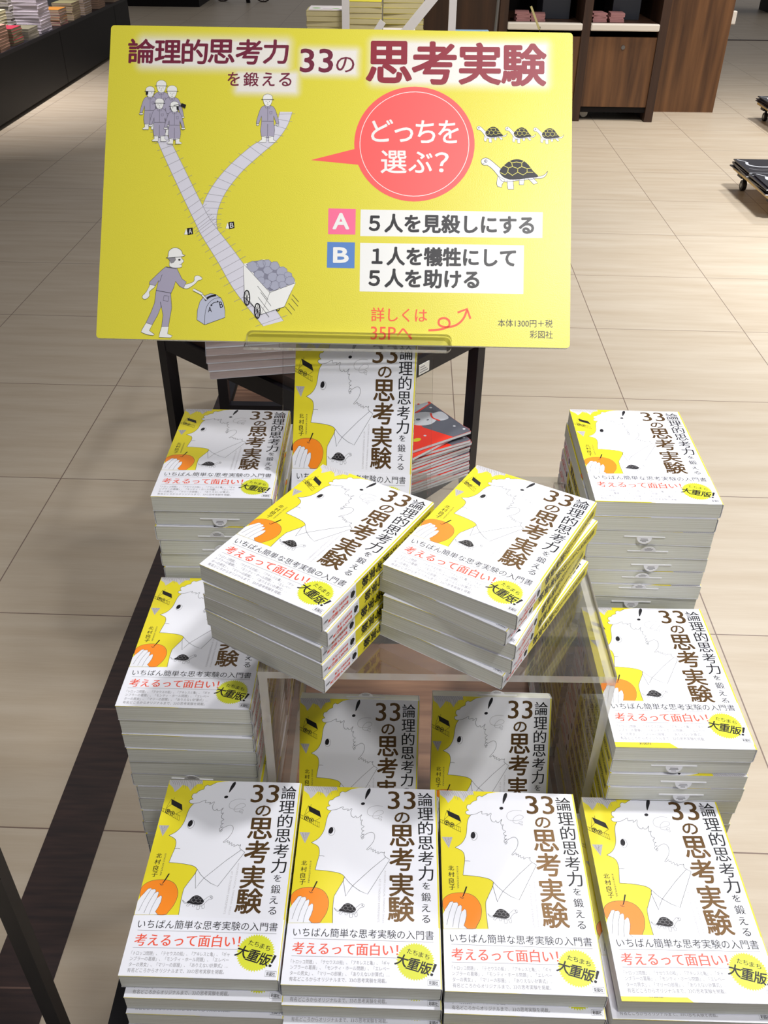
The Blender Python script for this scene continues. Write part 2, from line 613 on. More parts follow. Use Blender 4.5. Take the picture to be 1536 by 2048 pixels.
def make_cover():
    mb = MB()
    mb.prism(cover_profile(-BW / 2, BW / 2, BT, 2.0), -BH / 2000, BH / 2000, 'paper_white')
    A = Art(mb, front)
    cl = lambda p: (min(max(p[0], 0.0), BW), min(max(p[1], 0.0), BH))
    # yellow ground around the drawn head
    hair = [(790, 64), (735, 72), (700, 78), (665, 85), (640, 97), (615, 110), (592, 104), (570, 118), (566, 140), (545, 148), (522, 160), (505, 177), (484, 180), (472, 196),
            (472, 215), (484, 228), (460, 236), (455, 252), (470, 265), (495, 268)]
    face = [(495, 268), (470, 300), (455, 340), (446, 380), (438, 415), (425, 450), (400, 490), (365, 522), (320, 545)]
    jaw = [(320, 545), (352, 560), (376, 576), (388, 600), (389, 640), (380, 680), (368, 720), (352, 782)]
    chin = [(352, 782), (420, 787), (500, 797), (560, 810), (590, 825), (606, 842)]
    body = [(606, 842), (590, 885), (556, 940), (530, 985)]
    body2 = [(515, 90), (506, 150), (502, 220), (500, 325)]
    hair_m = [c1(*p) for p in hair]
    face_m, chin_m = sm([c1(*p) for p in face], 3), sm([c1(*p) for p in chin], 3)
    jaw_m = [c1(320, 545)] + sm([c1(*p) for p in jaw[1:]], 3)
    body_m = sm([c1(*p) for p in body] + [c2(*p) for p in body2], 3)
    ground = [(0, BH)] + [cl(p) for p in hair_m] + face_m[1:] + jaw_m[1:] + chin_m[1:] + body_m[1:] + [(0, c2(115, 325)[1])]
    ground[1] = (ground[1][0], BH)
    A.poly(A.fix(ground), 'paper_yellow', 1)
    # white scallops of the hair stay white; outline
    A.stroke(sm(hair_m[3:], 3), 0.35, 'ink_line', 3)
    A.stroke(face_m, 0.38, 'ink_line', 3)
    A.stroke(jaw_m, 0.38, 'ink_line', 3)
    A.stroke(chin_m, 0.38, 'ink_line', 3)
    A.stroke(body_m, 0.38, 'ink_line', 3)
    # folded drapery at the top corner
    dr = [(262, 62), (545, 58), (548, 92), (500, 100), (470, 128), (452, 158), (425, 120), (380, 105), (350, 140), (318, 168), (300, 130), (262, 100)]
    A.shape([cl(c1(*p)) for p in dr], 'ink_pale', 2)
    for k in range(15):
        x = 275 + k * 18
        y1 = 90 + 55 * abs(math.sin(0.72 * k + 0.5)) * (0.9 if 2 < k < 12 else 0.3)
        A.stroke(sm([cl(c1(x, 66)), c1(x + 16, 66 + (y1 - 66) * 0.5), c1(x + 22, y1)], 3), 0.3, 'ink_grey', 3)
    # tipping cart
    A.shape([c1(*p) for p in [(298, 228), (395, 275), (406, 328), (304, 276)]], 'ink_black', 2)
    for ln in ([(322, 215), (318, 240)], [(304, 276), (262, 312)], [(406, 328), (355, 358)], [(298, 228), (262, 312), (335, 352)],
               [(225, 305), (395, 375)], [(222, 328), (390, 415)]):
        A.stroke([c1(*p) for p in ln], 0.3, 'ink_black', 3)
    for k in range(11):
        A.stroke([c1(228 + k * 16, 302 + k * 7.2), c1(230 + k * 16, 334 + k * 8)], 0.22, 'ink_black', 3)
    for x, y in ((282, 335), (322, 352)):
        A.ell(c1(x, y), 1.9, 2.1, None, 3, line='ink_black', lw=0.6)
        A.ell(c1(x, y), 0.8, 0.9, 'ink_black', 3)
    # prism
    A.shape([c1(*p) for p in [(219, 456), (312, 458), (266, 552)]], 'ink_prism', 2)
    for k in range(6):
        A.stroke([c1(232 + k * 14, 462), c1(266 - k * 0.5, 545 - k * 12)], 0.3, 'ink_grey' if k % 2 else 'ink_pale', 3)
    # eye, mouth
    A.ell(c1(497, 447), 2.9, 4.4, 'paper_white', 2, rot=-0.12, line='ink_line', lw=0.25)
    A.ell(c1(490, 440), 2.1, 3.5, 'ink_black', 4, rot=-0.15)
    A.stroke([c1(388, 660), c1(412, 659), c1(432, 663)], 0.35, 'ink_line', 3)
    # hair strokes
    curls = [(495, 266), (540, 258), (580, 240), (598, 236), (592, 252), (600, 258), (640, 254), (632, 270), (646, 266), (668, 250), (672, 258), (662, 285), (668, 315), (690, 326),
             (704, 312), (712, 328), (735, 322), (757, 300), (744, 330), (748, 352), (764, 345), (752, 368), (756, 392), (776, 402), (768, 412), (755, 420), (762, 440), (778, 438),
             (760, 450), (758, 470), (778, 468), (752, 480), (752, 500), (776, 492), (764, 512), (755, 508), (770, 486), (800, 466), (840, 452), (866, 470), (866, 510), (845, 552),
             (815, 585), (800, 600), (808, 606), (838, 586), (836, 606), (856, 598), (852, 622), (876, 606), (874, 632), (900, 620), (896, 642), (925, 625), (945, 632), (955, 622), (950, 650), (966, 668)]
    A.stroke(sm([c1(*p) for p in curls], 3), 0.32, 'ink_line', 3)
    sw = [(940, 228), (880, 224), (826, 240), (804, 270), (812, 300), (850, 312), (910, 305), (944, 285), (936, 266), (900, 264), (862, 290), (852, 322), (880, 335), (930, 328), (925, 314), (900, 326), (912, 345), (930, 340), (922, 355)]
    A.stroke(sm([c1(*p) for p in sw], 3), 0.25, 'ink_grey', 3)
    # exclamation mark
    A.shape(sm([c1(*p) for p in [(826, 74), (834, 86), (828, 110), (806, 145), (786, 170), (790, 130), (806, 90)]], 3, True), 'ink_black', 2)
    A.ell(c1(767, 207), 1.9, 1.5, 'ink_black', 2, rot=0.3)
    # collar
    A.stroke([c1(606, 842), c1(640, 885), c1(676, 920), c1(740, 965), c1(806, 994), c1(1000, 690)], 0.32, 'ink_line', 3)
    A.stroke([c1(966, 668), c1(840, 770), c1(676, 920), c1(640, 970), c2(615, 90), c2(596, -40), c1(600, 850)], 0.32, 'ink_line', 3)
    A.stroke([c1(966, 668), c1(1000, 690)], 0.32, 'ink_line', 3)
    # fruit and hand
    ap_ = sm([c2(*p) for p in [(160, 60), (215, 25), (290, 12), (370, 18), (430, 50), (463, 110), (466, 170), (445, 240), (405, 300), (385, 323), (310, 323), (200, 300), (150, 180), (138, 110)]], 3, True)
    ap_ = [(max(p[0], 0.05), p[1]) for p in ap_]
    A.shape(ap_, 'print_orange', 3, 'ink_line', 0.3)
    A.shape([c1(*p) for p in [(362, 880), (374, 882), (350, 930), (330, 962), (312, 980), (326, 955)]], 'ink_black', 6)
    A.stroke(sm([c1(298, 968), c1(312, 982), c1(330, 978)], 3), 0.4, 'ink_line', 6)
    hand = [(128, 200), (160, 150), (205, 92), (230, 88), (234, 100), (264, 95), (274, 110), (268, 130), (292, 118), (302, 130), (290, 180), (322, 152), (334, 165), (330, 210),
            (312, 260), (294, 296), (318, 323), (116, 323)]
    A.shape([(max(p[0], 0.05), p[1]) for p in [c2(*q) for q in hand]], 'paper_white', 6)
    A.stroke([c2(*p) for p in hand[1:-1]], 0.28, 'ink_line', 7)
    for ln in ([(230, 100), (185, 190), (148, 290)], [(268, 125), (225, 215), (196, 308)], [(292, 175), (262, 250), (244, 320)]):
        A.stroke(sm([c2(*p) for p in ln], 3), 0.28, 'ink_line', 7)
    # turtle walking right
    turtle(A, lambda x, y: c2(778 - 262 * x, 268 - 190 * y + 18 * (0.5 - x)), 2, lw=0.25, cell='ink_grey')
    # writing
    bx = lambda t, x0, y0, x1, y1, m, mp=c1, bold=0.02: A.box_text(t, mp, x0, y0, x1, y1, m, 3, bold)
    bx('33', 985, 97, 1222, 252, 'ink_brown', bold=0.010)
    bx('の', 1042, 280, 1172, 370, 'ink_brown')
    bx('思', 1002, 388, 1212, 570, 'ink_brown', bold=0.02)
    bx('考', 1000, 588, 1212, 785, 'ink_brown', bold=0.02)
    bx('実', 998, 808, 1208, 1010, 'ink_brown', bold=0.02)
    bx('験', 985, 92, 1215, 312, 'ink_brown', c2, 0.02)
    for t, x0, y0, x1, y1 in (('論', 1245, 108, 1372, 222), ('理', 1243, 235, 1377, 345), ('的', 1250, 355, 1377, 470), ('思', 1247, 485, 1382, 600),
                              ('考', 1250, 615, 1385, 740), ('力', 1252, 745, 1385, 875), ('を', 1290, 890, 1355, 950)):
        bx(t, x0, y0, x1, y1, 'ink_black', bold=0.008)
    for t, x0, y0, x1, y1 in (('鍛', 1280, 58, 1365, 135), ('え', 1283, 160, 1358, 228), ('る', 1285, 258, 1357, 325)):
        bx(t, x0, y0, x1, y1, 'ink_black', c2, 0.004)
    for t, x0, y0, x1, y1 in (('北', 235, 702, 283, 742), ('村', 228, 755, 280, 798), ('良', 222, 808, 272, 855), ('子', 218, 862, 268, 910)):
        bx(t, x0, y0, x1, y1, 'ink_black', bold=0.011)
    A.text('RYOKO KITAMURA', c1(314, 705), c1(294, 898), 1.5, 'ink_line', 3)
    A.text('ACQUIRE LOGICAL THINKING SKILLS', c1(960, 785), c2(942, 325), 1.7, 'ink_pale', 3)
    A.text('AT 33 THOUGHT EXPERIMENTS', c1(915, 858), c2(900, 320), 1.7, 'ink_pale', 3)
    # foot of the jacket, hidden under the paper band unless that has slipped
    A.poly([(0, 0), (56, 0), (46, 9), (0, 9)], 'paper_yellow', 1)
    A.text('彩図社', (22, 4.6), (33, 4.6), 3.2, 'ink_line', 2, 0.01)
    # foot edge of the jacket
    mb.box(-BW / 2000 - 0.00002, -0.004, -BH / 2000 - 0.00006, -BH / 2000, (BT - 0.42) * 0.001, (BT - 0.02) * 0.001, 'paper_yellow')
    # spine
    S = Art(mb, spine_at(0.0))
    S.poly([(1.2, 0), (BT - 1.2, 0), (BT - 1.2, BH), (1.2, BH)], 'paper_yellow', 1)
    A.poly([(BW - 1.9, 0), (BW - 0.6, 0), (BW - 0.6, BH), (BW - 1.9, BH)], 'paper_yellow', 0.6)
    y = 182.0
    for t in '論理的思考力を鍛える':
        k = 6.3 if t not in 'を鍛える' else 4.6
        S.text(t, (8.7 - k / 2, y - k / 2), (8.7 + k / 2, y - k / 2), k, 'ink_black', 2, 0.015)
        y -= k + 0.55
    y -= 1.2
    for t, k in (('33', 7.5), ('の', 6), ('思', 10.6), ('考', 10.6), ('実', 10.6), ('験', 10.6)):
        S.text(t, (8.7 - k / 2, y - k / 2), (8.7 + k / 2, y - k / 2), k * 0.95, 'ink_black', 2, 0.03)
        y -= k + 0.7
    return mb.mesh('cover')


def make_band():
    mb = MB()
    mb.prism(cover_profile(-BW / 2 - 0.05, BW / 2, BT, 2.0, 0.16), -BH / 2000 + 0.0001, (-BH / 2 + BAND) / 1000, 'band_white')
    place = lambda u, v, h: ((u - BW / 2) * 0.001, (v - BH / 2) * 0.001, (BT + 0.2 + h) * 0.001)
    A = Art(mb, place)
    A.text('いちばん簡単な思考実験の入門書', c2(158, 403), c2(1392, 440), 7.6, 'ink_black', 1, 0.0)
    A.stroke([c2(160, 460), c2(1390, 500)], 0.3, 'ink_grey', 1)
    A.stroke([c2(140, 615), c2(1080, 640)], 0.3, 'ink_grey', 1)
    A.text('考えるって面白い！', c2(150, 545), c2(1076, 568), 10.2, 'ink_red', 1, 0.018, brush=True)
    for t, x0, y0, x1, y1 in (('「トロッコ問題」、「テセウスの船」、「アキレスと亀」、「ギャ', 135, 665, 1000, 686), ('ンブラーの葛藤」、「モンティ・ホール問題」、「エレベー', 130, 714, 1000, 736),
                              ('ターの男女」、「マリーの部屋」、「ありえない計算式」…', 125, 767, 1000, 788), ('有名どころからオリジナルまで、33の思考実験を掲載。', 118, 818, 975, 845)):
        A.text(t, c2(x0, y0), c2(x1, y1), 3.5, 'ink_grey', 1)
    cx, cy = c2(1230, 672)
    n = 44
    A.poly([(cx + (15.6 if i % 2 else 14.0) * math.cos(math.pi * i / n), cy + (15.6 if i % 2 else 14.0) * math.sin(math.pi * i / n)) for i in range(2 * n)], 'starburst_green', 1.6)
    for t, x, y in (('た', 1178, 580), ('ち', 1228, 594), ('ま', 1280, 612), ('ち', 1334, 630)):
        p = np.array(c2(x, y))
        d = np.array((math.cos(-0.2), math.sin(-0.2))) * 1.95
        A.text(t, p - d, p + d, 4.1, 'ink_black', 2.6, 0.01)
    for t, x, y, k in (('大', 1112, 660, 9.5), ('重', 1213, 697, 9.5), ('版', 1318, 733, 9.5), ('！', 1392, 750, 1.9)):
        p = np.array(c2(x, y))
        d = np.array((math.cos(-0.26), math.sin(-0.26))) * k / 2
        A.text(t, p - d, p + d, 9.8, 'ink_black', 2.6, 0.022, shear=0.12)
    q = [c2(1342, 838), c2(1443, 845), c2(1443, 895), c2(1342, 888)]
    A.stroke(q, 0.25, 'ink_line', 1, True)
    A.text('彩図社', c2(1354, 864), c2(1432, 869), 3.0, 'ink_black', 1, 0.02)
    S = Art(mb, spine_at(0.2))
    T = lambda x, y: (8.7 + 5.2 * (0.5 - y) * 1.5, 43.5 + 9 * (0.5 - x))
    S.shape(sm([(5.6, 42.6), (5.2, 45.4), (7.0, 47.6), (8.7, 48.4), (10.4, 47.6), (12.2, 45.4), (11.8, 42.6), (8.7, 41.4)], 3, True), 'ink_black', 1)
    for p in ((4.4, 46.6), (13.0, 46.6), (4.6, 42.0), (12.8, 42.0)):
        S.ell(p, 0.7, 0.5, 'ink_grey', 1)
    y = 38.0
    for t in '考えるって面白い！':
        k = 2.9 if t not in '考面白' else 3.6
        S.text(t, (11.4 - k / 2, y - k / 2), (11.4 + k / 2, y - k / 2), k, 'ink_red', 1, 0.03)
        y -= k + 0.25
    y = 38.0
    for t in '思考実験の入門書':
        k = 2.7
        S.text(t, (6.2 - k / 2, y - k / 2), (6.2 + k / 2, y - k / 2), k, 'ink_red', 1, 0.02)
        y -= k + 0.25
    y = 6.6
    for t in '彩図社':
        S.text(t, (7.7, y), (9.7, y), 1.9, 'ink_black', 1, 0.02)
        y -= 2.1
    return mb.mesh('belly_band')


def make_pages():
    mb = MB()
    t0, t1, r = 0.0005, (BT - 0.5) / 1000, 0.0022
    x0, x1 = -BW / 2000 + 0.0003, BW / 2000 - 0.0007
    mb.prism([(x0, t0), (x1 - r, t0), (x1 - r * 0.3, t0 + r * 0.3), (x1 - 0.0003, t0 + r), (x1 - 0.0003, t1 - r), (x1 - r * 0.3, t1 - r * 0.3), (x1 - r, t1), (x0, t1)],
             -BH / 2000 + 0.0002, BH / 2000 - 0.0002, 'page_edge')
    return mb.mesh('page_block')


def make_slip(dx, zf, down):
    """sales slip sticking out at the head: a folded strip with a round tab"""
    mb = MB()
    y0 = BH / 2000
    z = BT * 0.001 * zf
    mb.box(dx - 0.021, dx + 0.021, y0 - 0.0006, y0 + 0.0009, z - 0.0004, z + 0.0004, 'slip_paper')
    n = 14
    s_ = -1 if down else 1
    rad = 0.0078
    def arc(yoff):
        return [(dx + rad * math.cos(math.pi * k / n), y0 + yoff + 0.0016 * math.sin(math.pi * k / n), z + s_ * rad * 0.95 * math.sin(math.pi * k / n)) for k in range(n + 1)]
    a, b = arc(0.0006), arc(0.0010)
    m = n + 1
    fs = [tuple(range(m)), tuple(range(2 * m - 1, m - 1, -1))] + [(k, k + 1, m + k + 1, m + k) for k in range(n)]
    mb.add(a + b, fs, 'slip_paper')
    A = Art(mb, lambda u, v, h: (dx - u * 0.001, y0 + 0.0010 + abs(v) * 0.0002 + (h + 0.08) * 0.001, z + s_ * abs(v) * 0.001), 0.05)
    for v, hw in ((2.0, 3.6), (3.5, 4.2), (5.0, 2.2)):
        A.stroke([(-hw, v), (hw, v)], 0.7, 'ink_grey', 1)
    return mb.mesh('sales_slip')


ME_COVER, ME_BAND, ME_PAGES = make_cover(), make_band(), make_pages()
ME_SLIPS = [make_slip(dx, zf, dn) for dx, zf, dn in ((0.0, 0.55, False), (0.002, 0.75, False), (-0.003, 0.35, False), (0.006, 0.6, True), (-0.006, 0.5, True))]
STEP0 = BT + 0.55   # clear height of one copy with its band, mm

first = empty('paperback')
for nm, me in (('cover', ME_COVER), ('page_block', ME_PAGES), ('belly_band', ME_BAND)):
    link(nm, me, first)
USED = [False]


def book(loc, rz, label, group, zs=1.0, slip=None, band_dy=0.0, rot=None):
    if not USED[0]:
        o = first
        USED[0] = True
    else:
        o = first.copy()
        col.objects.link(o)
        for ch in first.children:
            c = ch.copy()
            col.objects.link(c)
            c.parent = o
    o.location = loc
    o.rotation_euler = (0, 0, rz) if rot is None else rot
    o.scale = (1, 1, zs)
    for ch in o.children:
        if ch.name.startswith('belly_band'):
            ch.location = (0.0, band_dy * 0.001, 0)
        if ch.name.startswith('sales_slip'):
            bpy.data.objects.remove(ch)
    tag(o, label, 'book', group)
    if slip is not None:
        link('sales_slip', ME_SLIPS[slip], o)
    return o


ORD = ['topmost', 'second from the top', 'third from the top', 'fourth from the top', 'fifth from the top', 'sixth from the top', 'seventh from the top', 'eighth from the top',
       'ninth from the top', 'tenth from the top', 'eleventh from the top', 'twelfth from the top', 'thirteenth from the top', 'fourteenth from the top', 'fifteenth from the top',
       'sixteenth from the top', 'seventeenth from the top', 'eighteenth from the top', 'nineteenth from the top', 'twentieth from the top', 'twenty-first from the top', 'twenty-second from the top']
TABLE_Z = 0.600
FR = 'paperbacks in the front row'


def stack(where, group, cx, cy, ztop, yaw, base=TABLE_Z, step=18.2, jit=1.0, turned=lambda i: False, over=None, jyaw=0.6, n=None, deep=(0, 0)):
    over = over or {}
    n = n or int(round((ztop - base) / (step * 0.001)))
    step = (ztop - base) / n
    for i in range(n):
        rnd = random.Random(hash((where, i)) % 9973 if False else len(where) * 131 + i * 17)
        dx, dy = (rnd.uniform(-1, 1) * jit * 0.001, rnd.uniform(-1, 1) * jit * 0.0008) if i else (0, 0)
        ya = yaw + (rnd.uniform(-1, 1) * jyaw if i else 0)
        kw = dict(over.get(i, {}))
        dx += kw.pop('dx', deep[0] if i > 1 else 0) * 0.001
        dy += kw.pop('dy', deep[1] if i > 1 else 0) * 0.001
        ya += kw.pop('dyaw', 0)
        t = turned(i)
        rz = R(ya) + (math.pi if t else 0)
        look = 'drawn cover on top' if i == 0 else ('below the photo edge' if group == FR and i > 3 else ('paper slip showing' if t else 'page edges showing'))
        slip = kw.pop('slip', rnd.randrange(5) if t else None)
        book((cx + dx, cy + dy, ztop - (i + 1) * step), rz, f'paperback {ORD[i]} of the {where}, {look}', group, zs=step * 1000 / STEP0, slip=slip, **kw)


stack('left rear stack', 'paperbacks in the left rear stack', -0.1797, 0.8589, 0.9603, -0.4, turned=lambda i: 1 <= i <= 12 and i != 7, jit=1.6, step=18.9)
stack('left stack beside floor stripe', 'paperbacks in the left stack beside the floor stripe', -0.1834, 0.6641, 0.8560, -1.1, turned=lambda i: i >= 5, jit=1.6, step=19.2)
stack('right rear stack', 'paperbacks in the right rear stack', 0.2760, 0.8229, 0.9867, -1.3, turned=lambda i: i >= 2, jit=1.6, step=17.6,
      over={0: dict(band_dy=0.8)})
stack('right stack beside clear riser', 'paperbacks in the right stack beside the riser', 0.2752, 0.6243, 0.8570, -0.4, turned=lambda i: 1 <= i <= 9, jit=1.8, step=18.3,
      over={0: dict(band_dy=5.5), 1: dict(slip=3), 2: dict(slip=4), 3: dict(slip=4)})
stack('leftmost front stack', FR, -0.1400, 0.4523, 0.7805, -0.8, step=18.0, jit=0.9, jyaw=0.3, deep=(4, -12), over={1: dict(dx=4.0, dy=-8.5)})
stack('second front stack from left', FR, -0.0108, 0.4474, 0.7800, -0.9, step=18.0, jit=0.6, jyaw=0.2, deep=(0.6, -14), over={1: dict(dx=0.5, dy=-7.5)})
stack('third front stack from left', FR, 0.1184, 0.4427, 0.7825, -1.1, step=18.0, jit=0.6, jyaw=0.2, deep=(0.2, -10), over={1: dict(dx=-0.2, dy=-8.0), 2: dict(band_dy=3.5)})
stack('rightmost front stack', FR, 0.2540, 0.4383, 0.7820, -0.3, step=18.0, jit=0.6, jyaw=0.3, deep=(-5, -7), over={0: dict(band_dy=3.5), 1: dict(dx=-4.5, dy=-5, dyaw=-0.4)})
RISER_Z = 0.920
stack('left slanted riser pile', 'paperbacks on the clear riser', -0.0552, 0.6436, 1.0085, -30.5, base=RISER_Z, n=5, jit=1.5, jyaw=1.2,
      over={1: dict(dyaw=1.6, dx=1), 2: dict(dyaw=-1.2), 4: dict(dx=4, dy=-1, dyaw=-1)})
stack('right slanted riser pile', 'paperbacks on the clear riser', 0.1015, 0.6515, 1.0055, -30.1, base=RISER_Z, n=5, jit=1.5, jyaw=1.2,
      over={1: dict(dyaw=-2.4, dx=-1), 2: dict(dyaw=2.2), 3: dict(dyaw=2.0, dx=-1), 4: dict(dyaw=-1.5, dx=-2)})


def lean_rot(lean, yaw):
    """standing book: cover towards the viewer, leaning back by lean degrees"""
    return Euler((R(90 - lean), 0, R(yaw)), 'XYZ')


def standing(cx, y_bottom, z_bottom, lean, yaw, label, group, slip):
    # origin of the book is the middle of its back cover; its foot edge rests at y_bottom, z_bottom
    e = lean_rot(lean, yaw)
    m = e.to_matrix()
    foot = m @ Vector((0, -BH / 2000, BT / 1000))
    foot_back = m @ Vector((0, -BH / 2000, 0))
    o = book((cx - foot.x, y_bottom - foot.y, z_bottom - min(foot.z, foot_back.z)), 0, label, group, zs=1.0, slip=slip, rot=e)
    return o


standing(-0.0240, 0.566, TABLE_Z + 0.004, 28.5, -0.8, 'paperback leaning under the riser, left of the pair behind the front row', 'paperbacks leaning under the clear riser', 3)
standing(0.1175, 0.572, TABLE_Z + 0.004, 28.5, -0.8, 'paperback leaning under the riser, right of the pair behind the front row', 'paperbacks leaning under the clear riser', 3)
standing(-0.0365, 0.7695, RISER_Z + 0.0035, 29, -3.5, 'paperback standing upright in the clear sign stand below the yellow sign', 'paperback in the sign stand', None)
#@END_BOOK

# ------------------------------------------------------------------ clear acrylic riser
def plate(mb, M4, x0, x1, y0, y1, z0, z1, thin):
    """acrylic plate: broad faces clear, narrow edges brighter"""
    pair = {'x': (3, 5), 'y': (2, 4), 'z': (0, 1)}[thin]
    mb.box(x0, x1, y0, y1, z0, z1, 'acrylic_edge', M4, {i: 'acrylic_face' for i in pair})


t = empty('acrylic_riser', (0.049, 0.715, TABLE_Z))
tag(t, 'clear acrylic riser with two slanted piles of books on top', 'riser')
H_ = RISER_Z - TABLE_Z
mb = MB(); plate(mb, None, -0.158, 0.158, -0.160, 0.160, H_ - 0.008, H_, 'z'); mb.build('top_panel', t)
mb = MB(); plate(mb, None, -0.158, -0.150, -0.160, 0.160, 0, H_ - 0.008, 'x'); mb.build('side_panel', t)
mb = MB(); plate(mb, None, 0.150, 0.158, -0.160, 0.160, 0, H_ - 0.008, 'x'); mb.build('side_panel', t)
# easels that the two leaning books rest on
for x, side in ((-0.0240, 'left'), (0.1175, 'right')):
    t = empty('book_easel', (x, 0.60, TABLE_Z))
    tag(t, f'small clear easel behind the {side} leaning book under the riser', 'easel', 'clear book easels')
    mb = MB(); plate(mb, None, -0.04, 0.04, -0.046, 0.085, 0, 0.003, 'z'); mb.build('foot_plate', t)
    m4 = Matrix.Translation((0, 0.000, 0.003)) @ Euler((R(-28.5), 0, 0)).to_matrix().to_4x4()
    mb = MB(); plate(mb, m4, -0.04, 0.04, 0.0, 0.003, 0.0, 0.135, 'y'); mb.build('back_plate', t)

# ------------------------------------------------------------------ sign and its acrylic stand
SW, SH = 515.0, 356.0
HS = [[0.56591821, 0.024447667, -125.84663], [0.0084531479, -0.57179508, 387.18919], [9.4264975e-06, 4.4018127e-05, 1.0]]
sA = hmap(HS, 180, 40, 3.1021)     # left half of the sign drawing -> sign mm
sB = hmap(HS, 580, 40, 2.6483)     # right half
sW = hmap(HS, 180, 140, 6.4)       # group of workers
sM = hmap(HS, 260, 480, 4.0421)    # man, lever and cart
sT = hmap(HS, 700, 160, 3.3391)    # balloon and turtles
sC = hmap(HS, 640, 400, 2.9538)    # the two answers
sL = hmap(HS, 230, 60, 3.072)      # headline


def sign_build(nt, b):
    """yellow print that fades to white in soft plates behind the headline words"""
    L, N = nt.links.new, nt.nodes.new
    tc = N('ShaderNodeTexCoord')
    sep = N('ShaderNodeSeparateXYZ')
    L(tc.outputs['Object'], sep.inputs[0])

    def mth(op, a, c=None):
        n = N('ShaderNodeMath')
        n.operation = op
        for k, v in ((0, a), (1, c)):
            if v is None:
                continue
            if isinstance(v, (int, float)):
                n.inputs[k].default_value = v
            else:
                L(v, n.inputs[k])
        return n.outputs[0]
    total = None
    for u0, v0, u1, v1, r in ((38, 312, 196, 338, 15), (145, 283, 208, 302, 11), (217, 305, 274, 330, 11), (296, 297, 484, 340, 14)):
        cx, cy, hx, hy = (u0 + u1) / 2000, (v0 + v1) / 2000, (u1 - u0) / 2000, (v1 - v0) / 2000
        dx = mth('MAXIMUM', mth('SUBTRACT', mth('ABSOLUTE', mth('SUBTRACT', sep.outputs[0], cx)), hx), 0.0)
        dy = mth('MAXIMUM', mth('SUBTRACT', mth('ABSOLUTE', mth('SUBTRACT', sep.outputs[1], cy)), hy), 0.0)
        d = mth('SQRT', mth('ADD', mth('MULTIPLY', dx, dx), mth('MULTIPLY', dy, dy)))
        f = mth('MAXIMUM', mth('SUBTRACT', 1.0, mth('DIVIDE', d, r / 1000)), 0.0)
        f = mth('MULTIPLY', f, f)
        total = f if total is None else mth('MAXIMUM', total, f)
    mx = N('ShaderNodeMix')
    mx.data_type = 'RGBA'
    L(mth('MULTIPLY', total, 0.85), mx.inputs['Factor'])
    mx.inputs['A'].default_value = (*srgb(222, 212, 58), 1)
    mx.inputs['B'].default_value = (*srgb(236, 232, 236), 1)
    L(mx.outputs['Result'], b.inputs['Base Color'])
    nz = N('ShaderNodeTexNoise')
    nz.inputs['Scale'].default_value = 900
    bp = N('ShaderNodeBump')
    bp.inputs['Strength'].default_value = 0.25
    bp.inputs['Distance'].default_value = 0.0004
    L(tc.outputs['Object'], nz.inputs['Vector'])
    L(nz.outputs['Fac'], bp.inputs['Height'])
    L(bp.outputs[0], b.inputs['Normal'])


M('sign_yellow', (0.7, 0.65, 0.05), 0.36, spec=0.6, build=sign_build)
M('sign_white', srgb(236, 236, 232), 0.42)
M('sign_maroon', srgb(112, 22, 52), 0.4)
M('sign_maroon_red', srgb(140, 22, 44), 0.4)
M('sign_coral', srgb(250, 92, 90), 0.42)
M('sign_pink', srgb(246, 110, 150), 0.45)
M('sign_blue', srgb(84, 130, 196), 0.45)
M('sign_text', srgb(26, 25, 30), 0.4)
M('sign_orange', srgb(248, 92, 56), 0.42)
M('suit_grey', srgb(166, 160, 180), 0.45)
M('rail_grey', srgb(214, 212, 222), 0.45)
M('lever_grey', srgb(184, 188, 206), 0.45)
M('rock_grey', srgb(164, 166, 184), 0.5)
M('rock_dark', srgb(128, 128, 146), 0.5)

SK = 0.94
sign = empty('advert_sign', (-0.0590 * SK, 0.8945 * SK, CAM_H - 0.4138 * SK))
sign.scale = (SK, SK, SK)
sign.rotation_euler = Euler((R(90 - 39.6), R(0.0), R(-0.9)), 'XYZ')
tag(sign, 'large yellow cardboard sign about a runaway cart puzzle, above the book table', 'sign')
mb = MB()
# board outline with small rounded corners
cr = []
for cxx, cyy, a0 in ((4, 4, 180), (SW - 4, 4, 270), (SW - 4, SH - 4, 0), (4, SH - 4, 90)):
    for k in range(5):
        a = R(a0 + k * 22.5)
        cr.append((cxx + 4 * math.cos(a), cyy + 4 * math.sin(a)))
TH = 5.0
vs = [(u * 0.001, v * 0.001, 0) for u, v in cr] + [(u * 0.001, v * 0.001, -TH * 0.001) for u, v in cr]
n = len(cr)
mb.add(vs, [tuple(range(n))], 'sign_yellow')
mb.add(vs, [tuple(range(2 * n - 1, n - 1, -1))] + [(i, n + i, n + (i + 1) % n, (i + 1) % n) for i in range(n)], 'foam_white')
A = Art(mb, lambda u, v, h: (u * 0.001, v * 0.001, h * 0.001), 0.04)
BXT = lambda t, mp, x0, y0, x1, y1, m, bold=0.02, z=3: A.box_text(t, mp, x0, y0, x1, y1, m, z, bold)
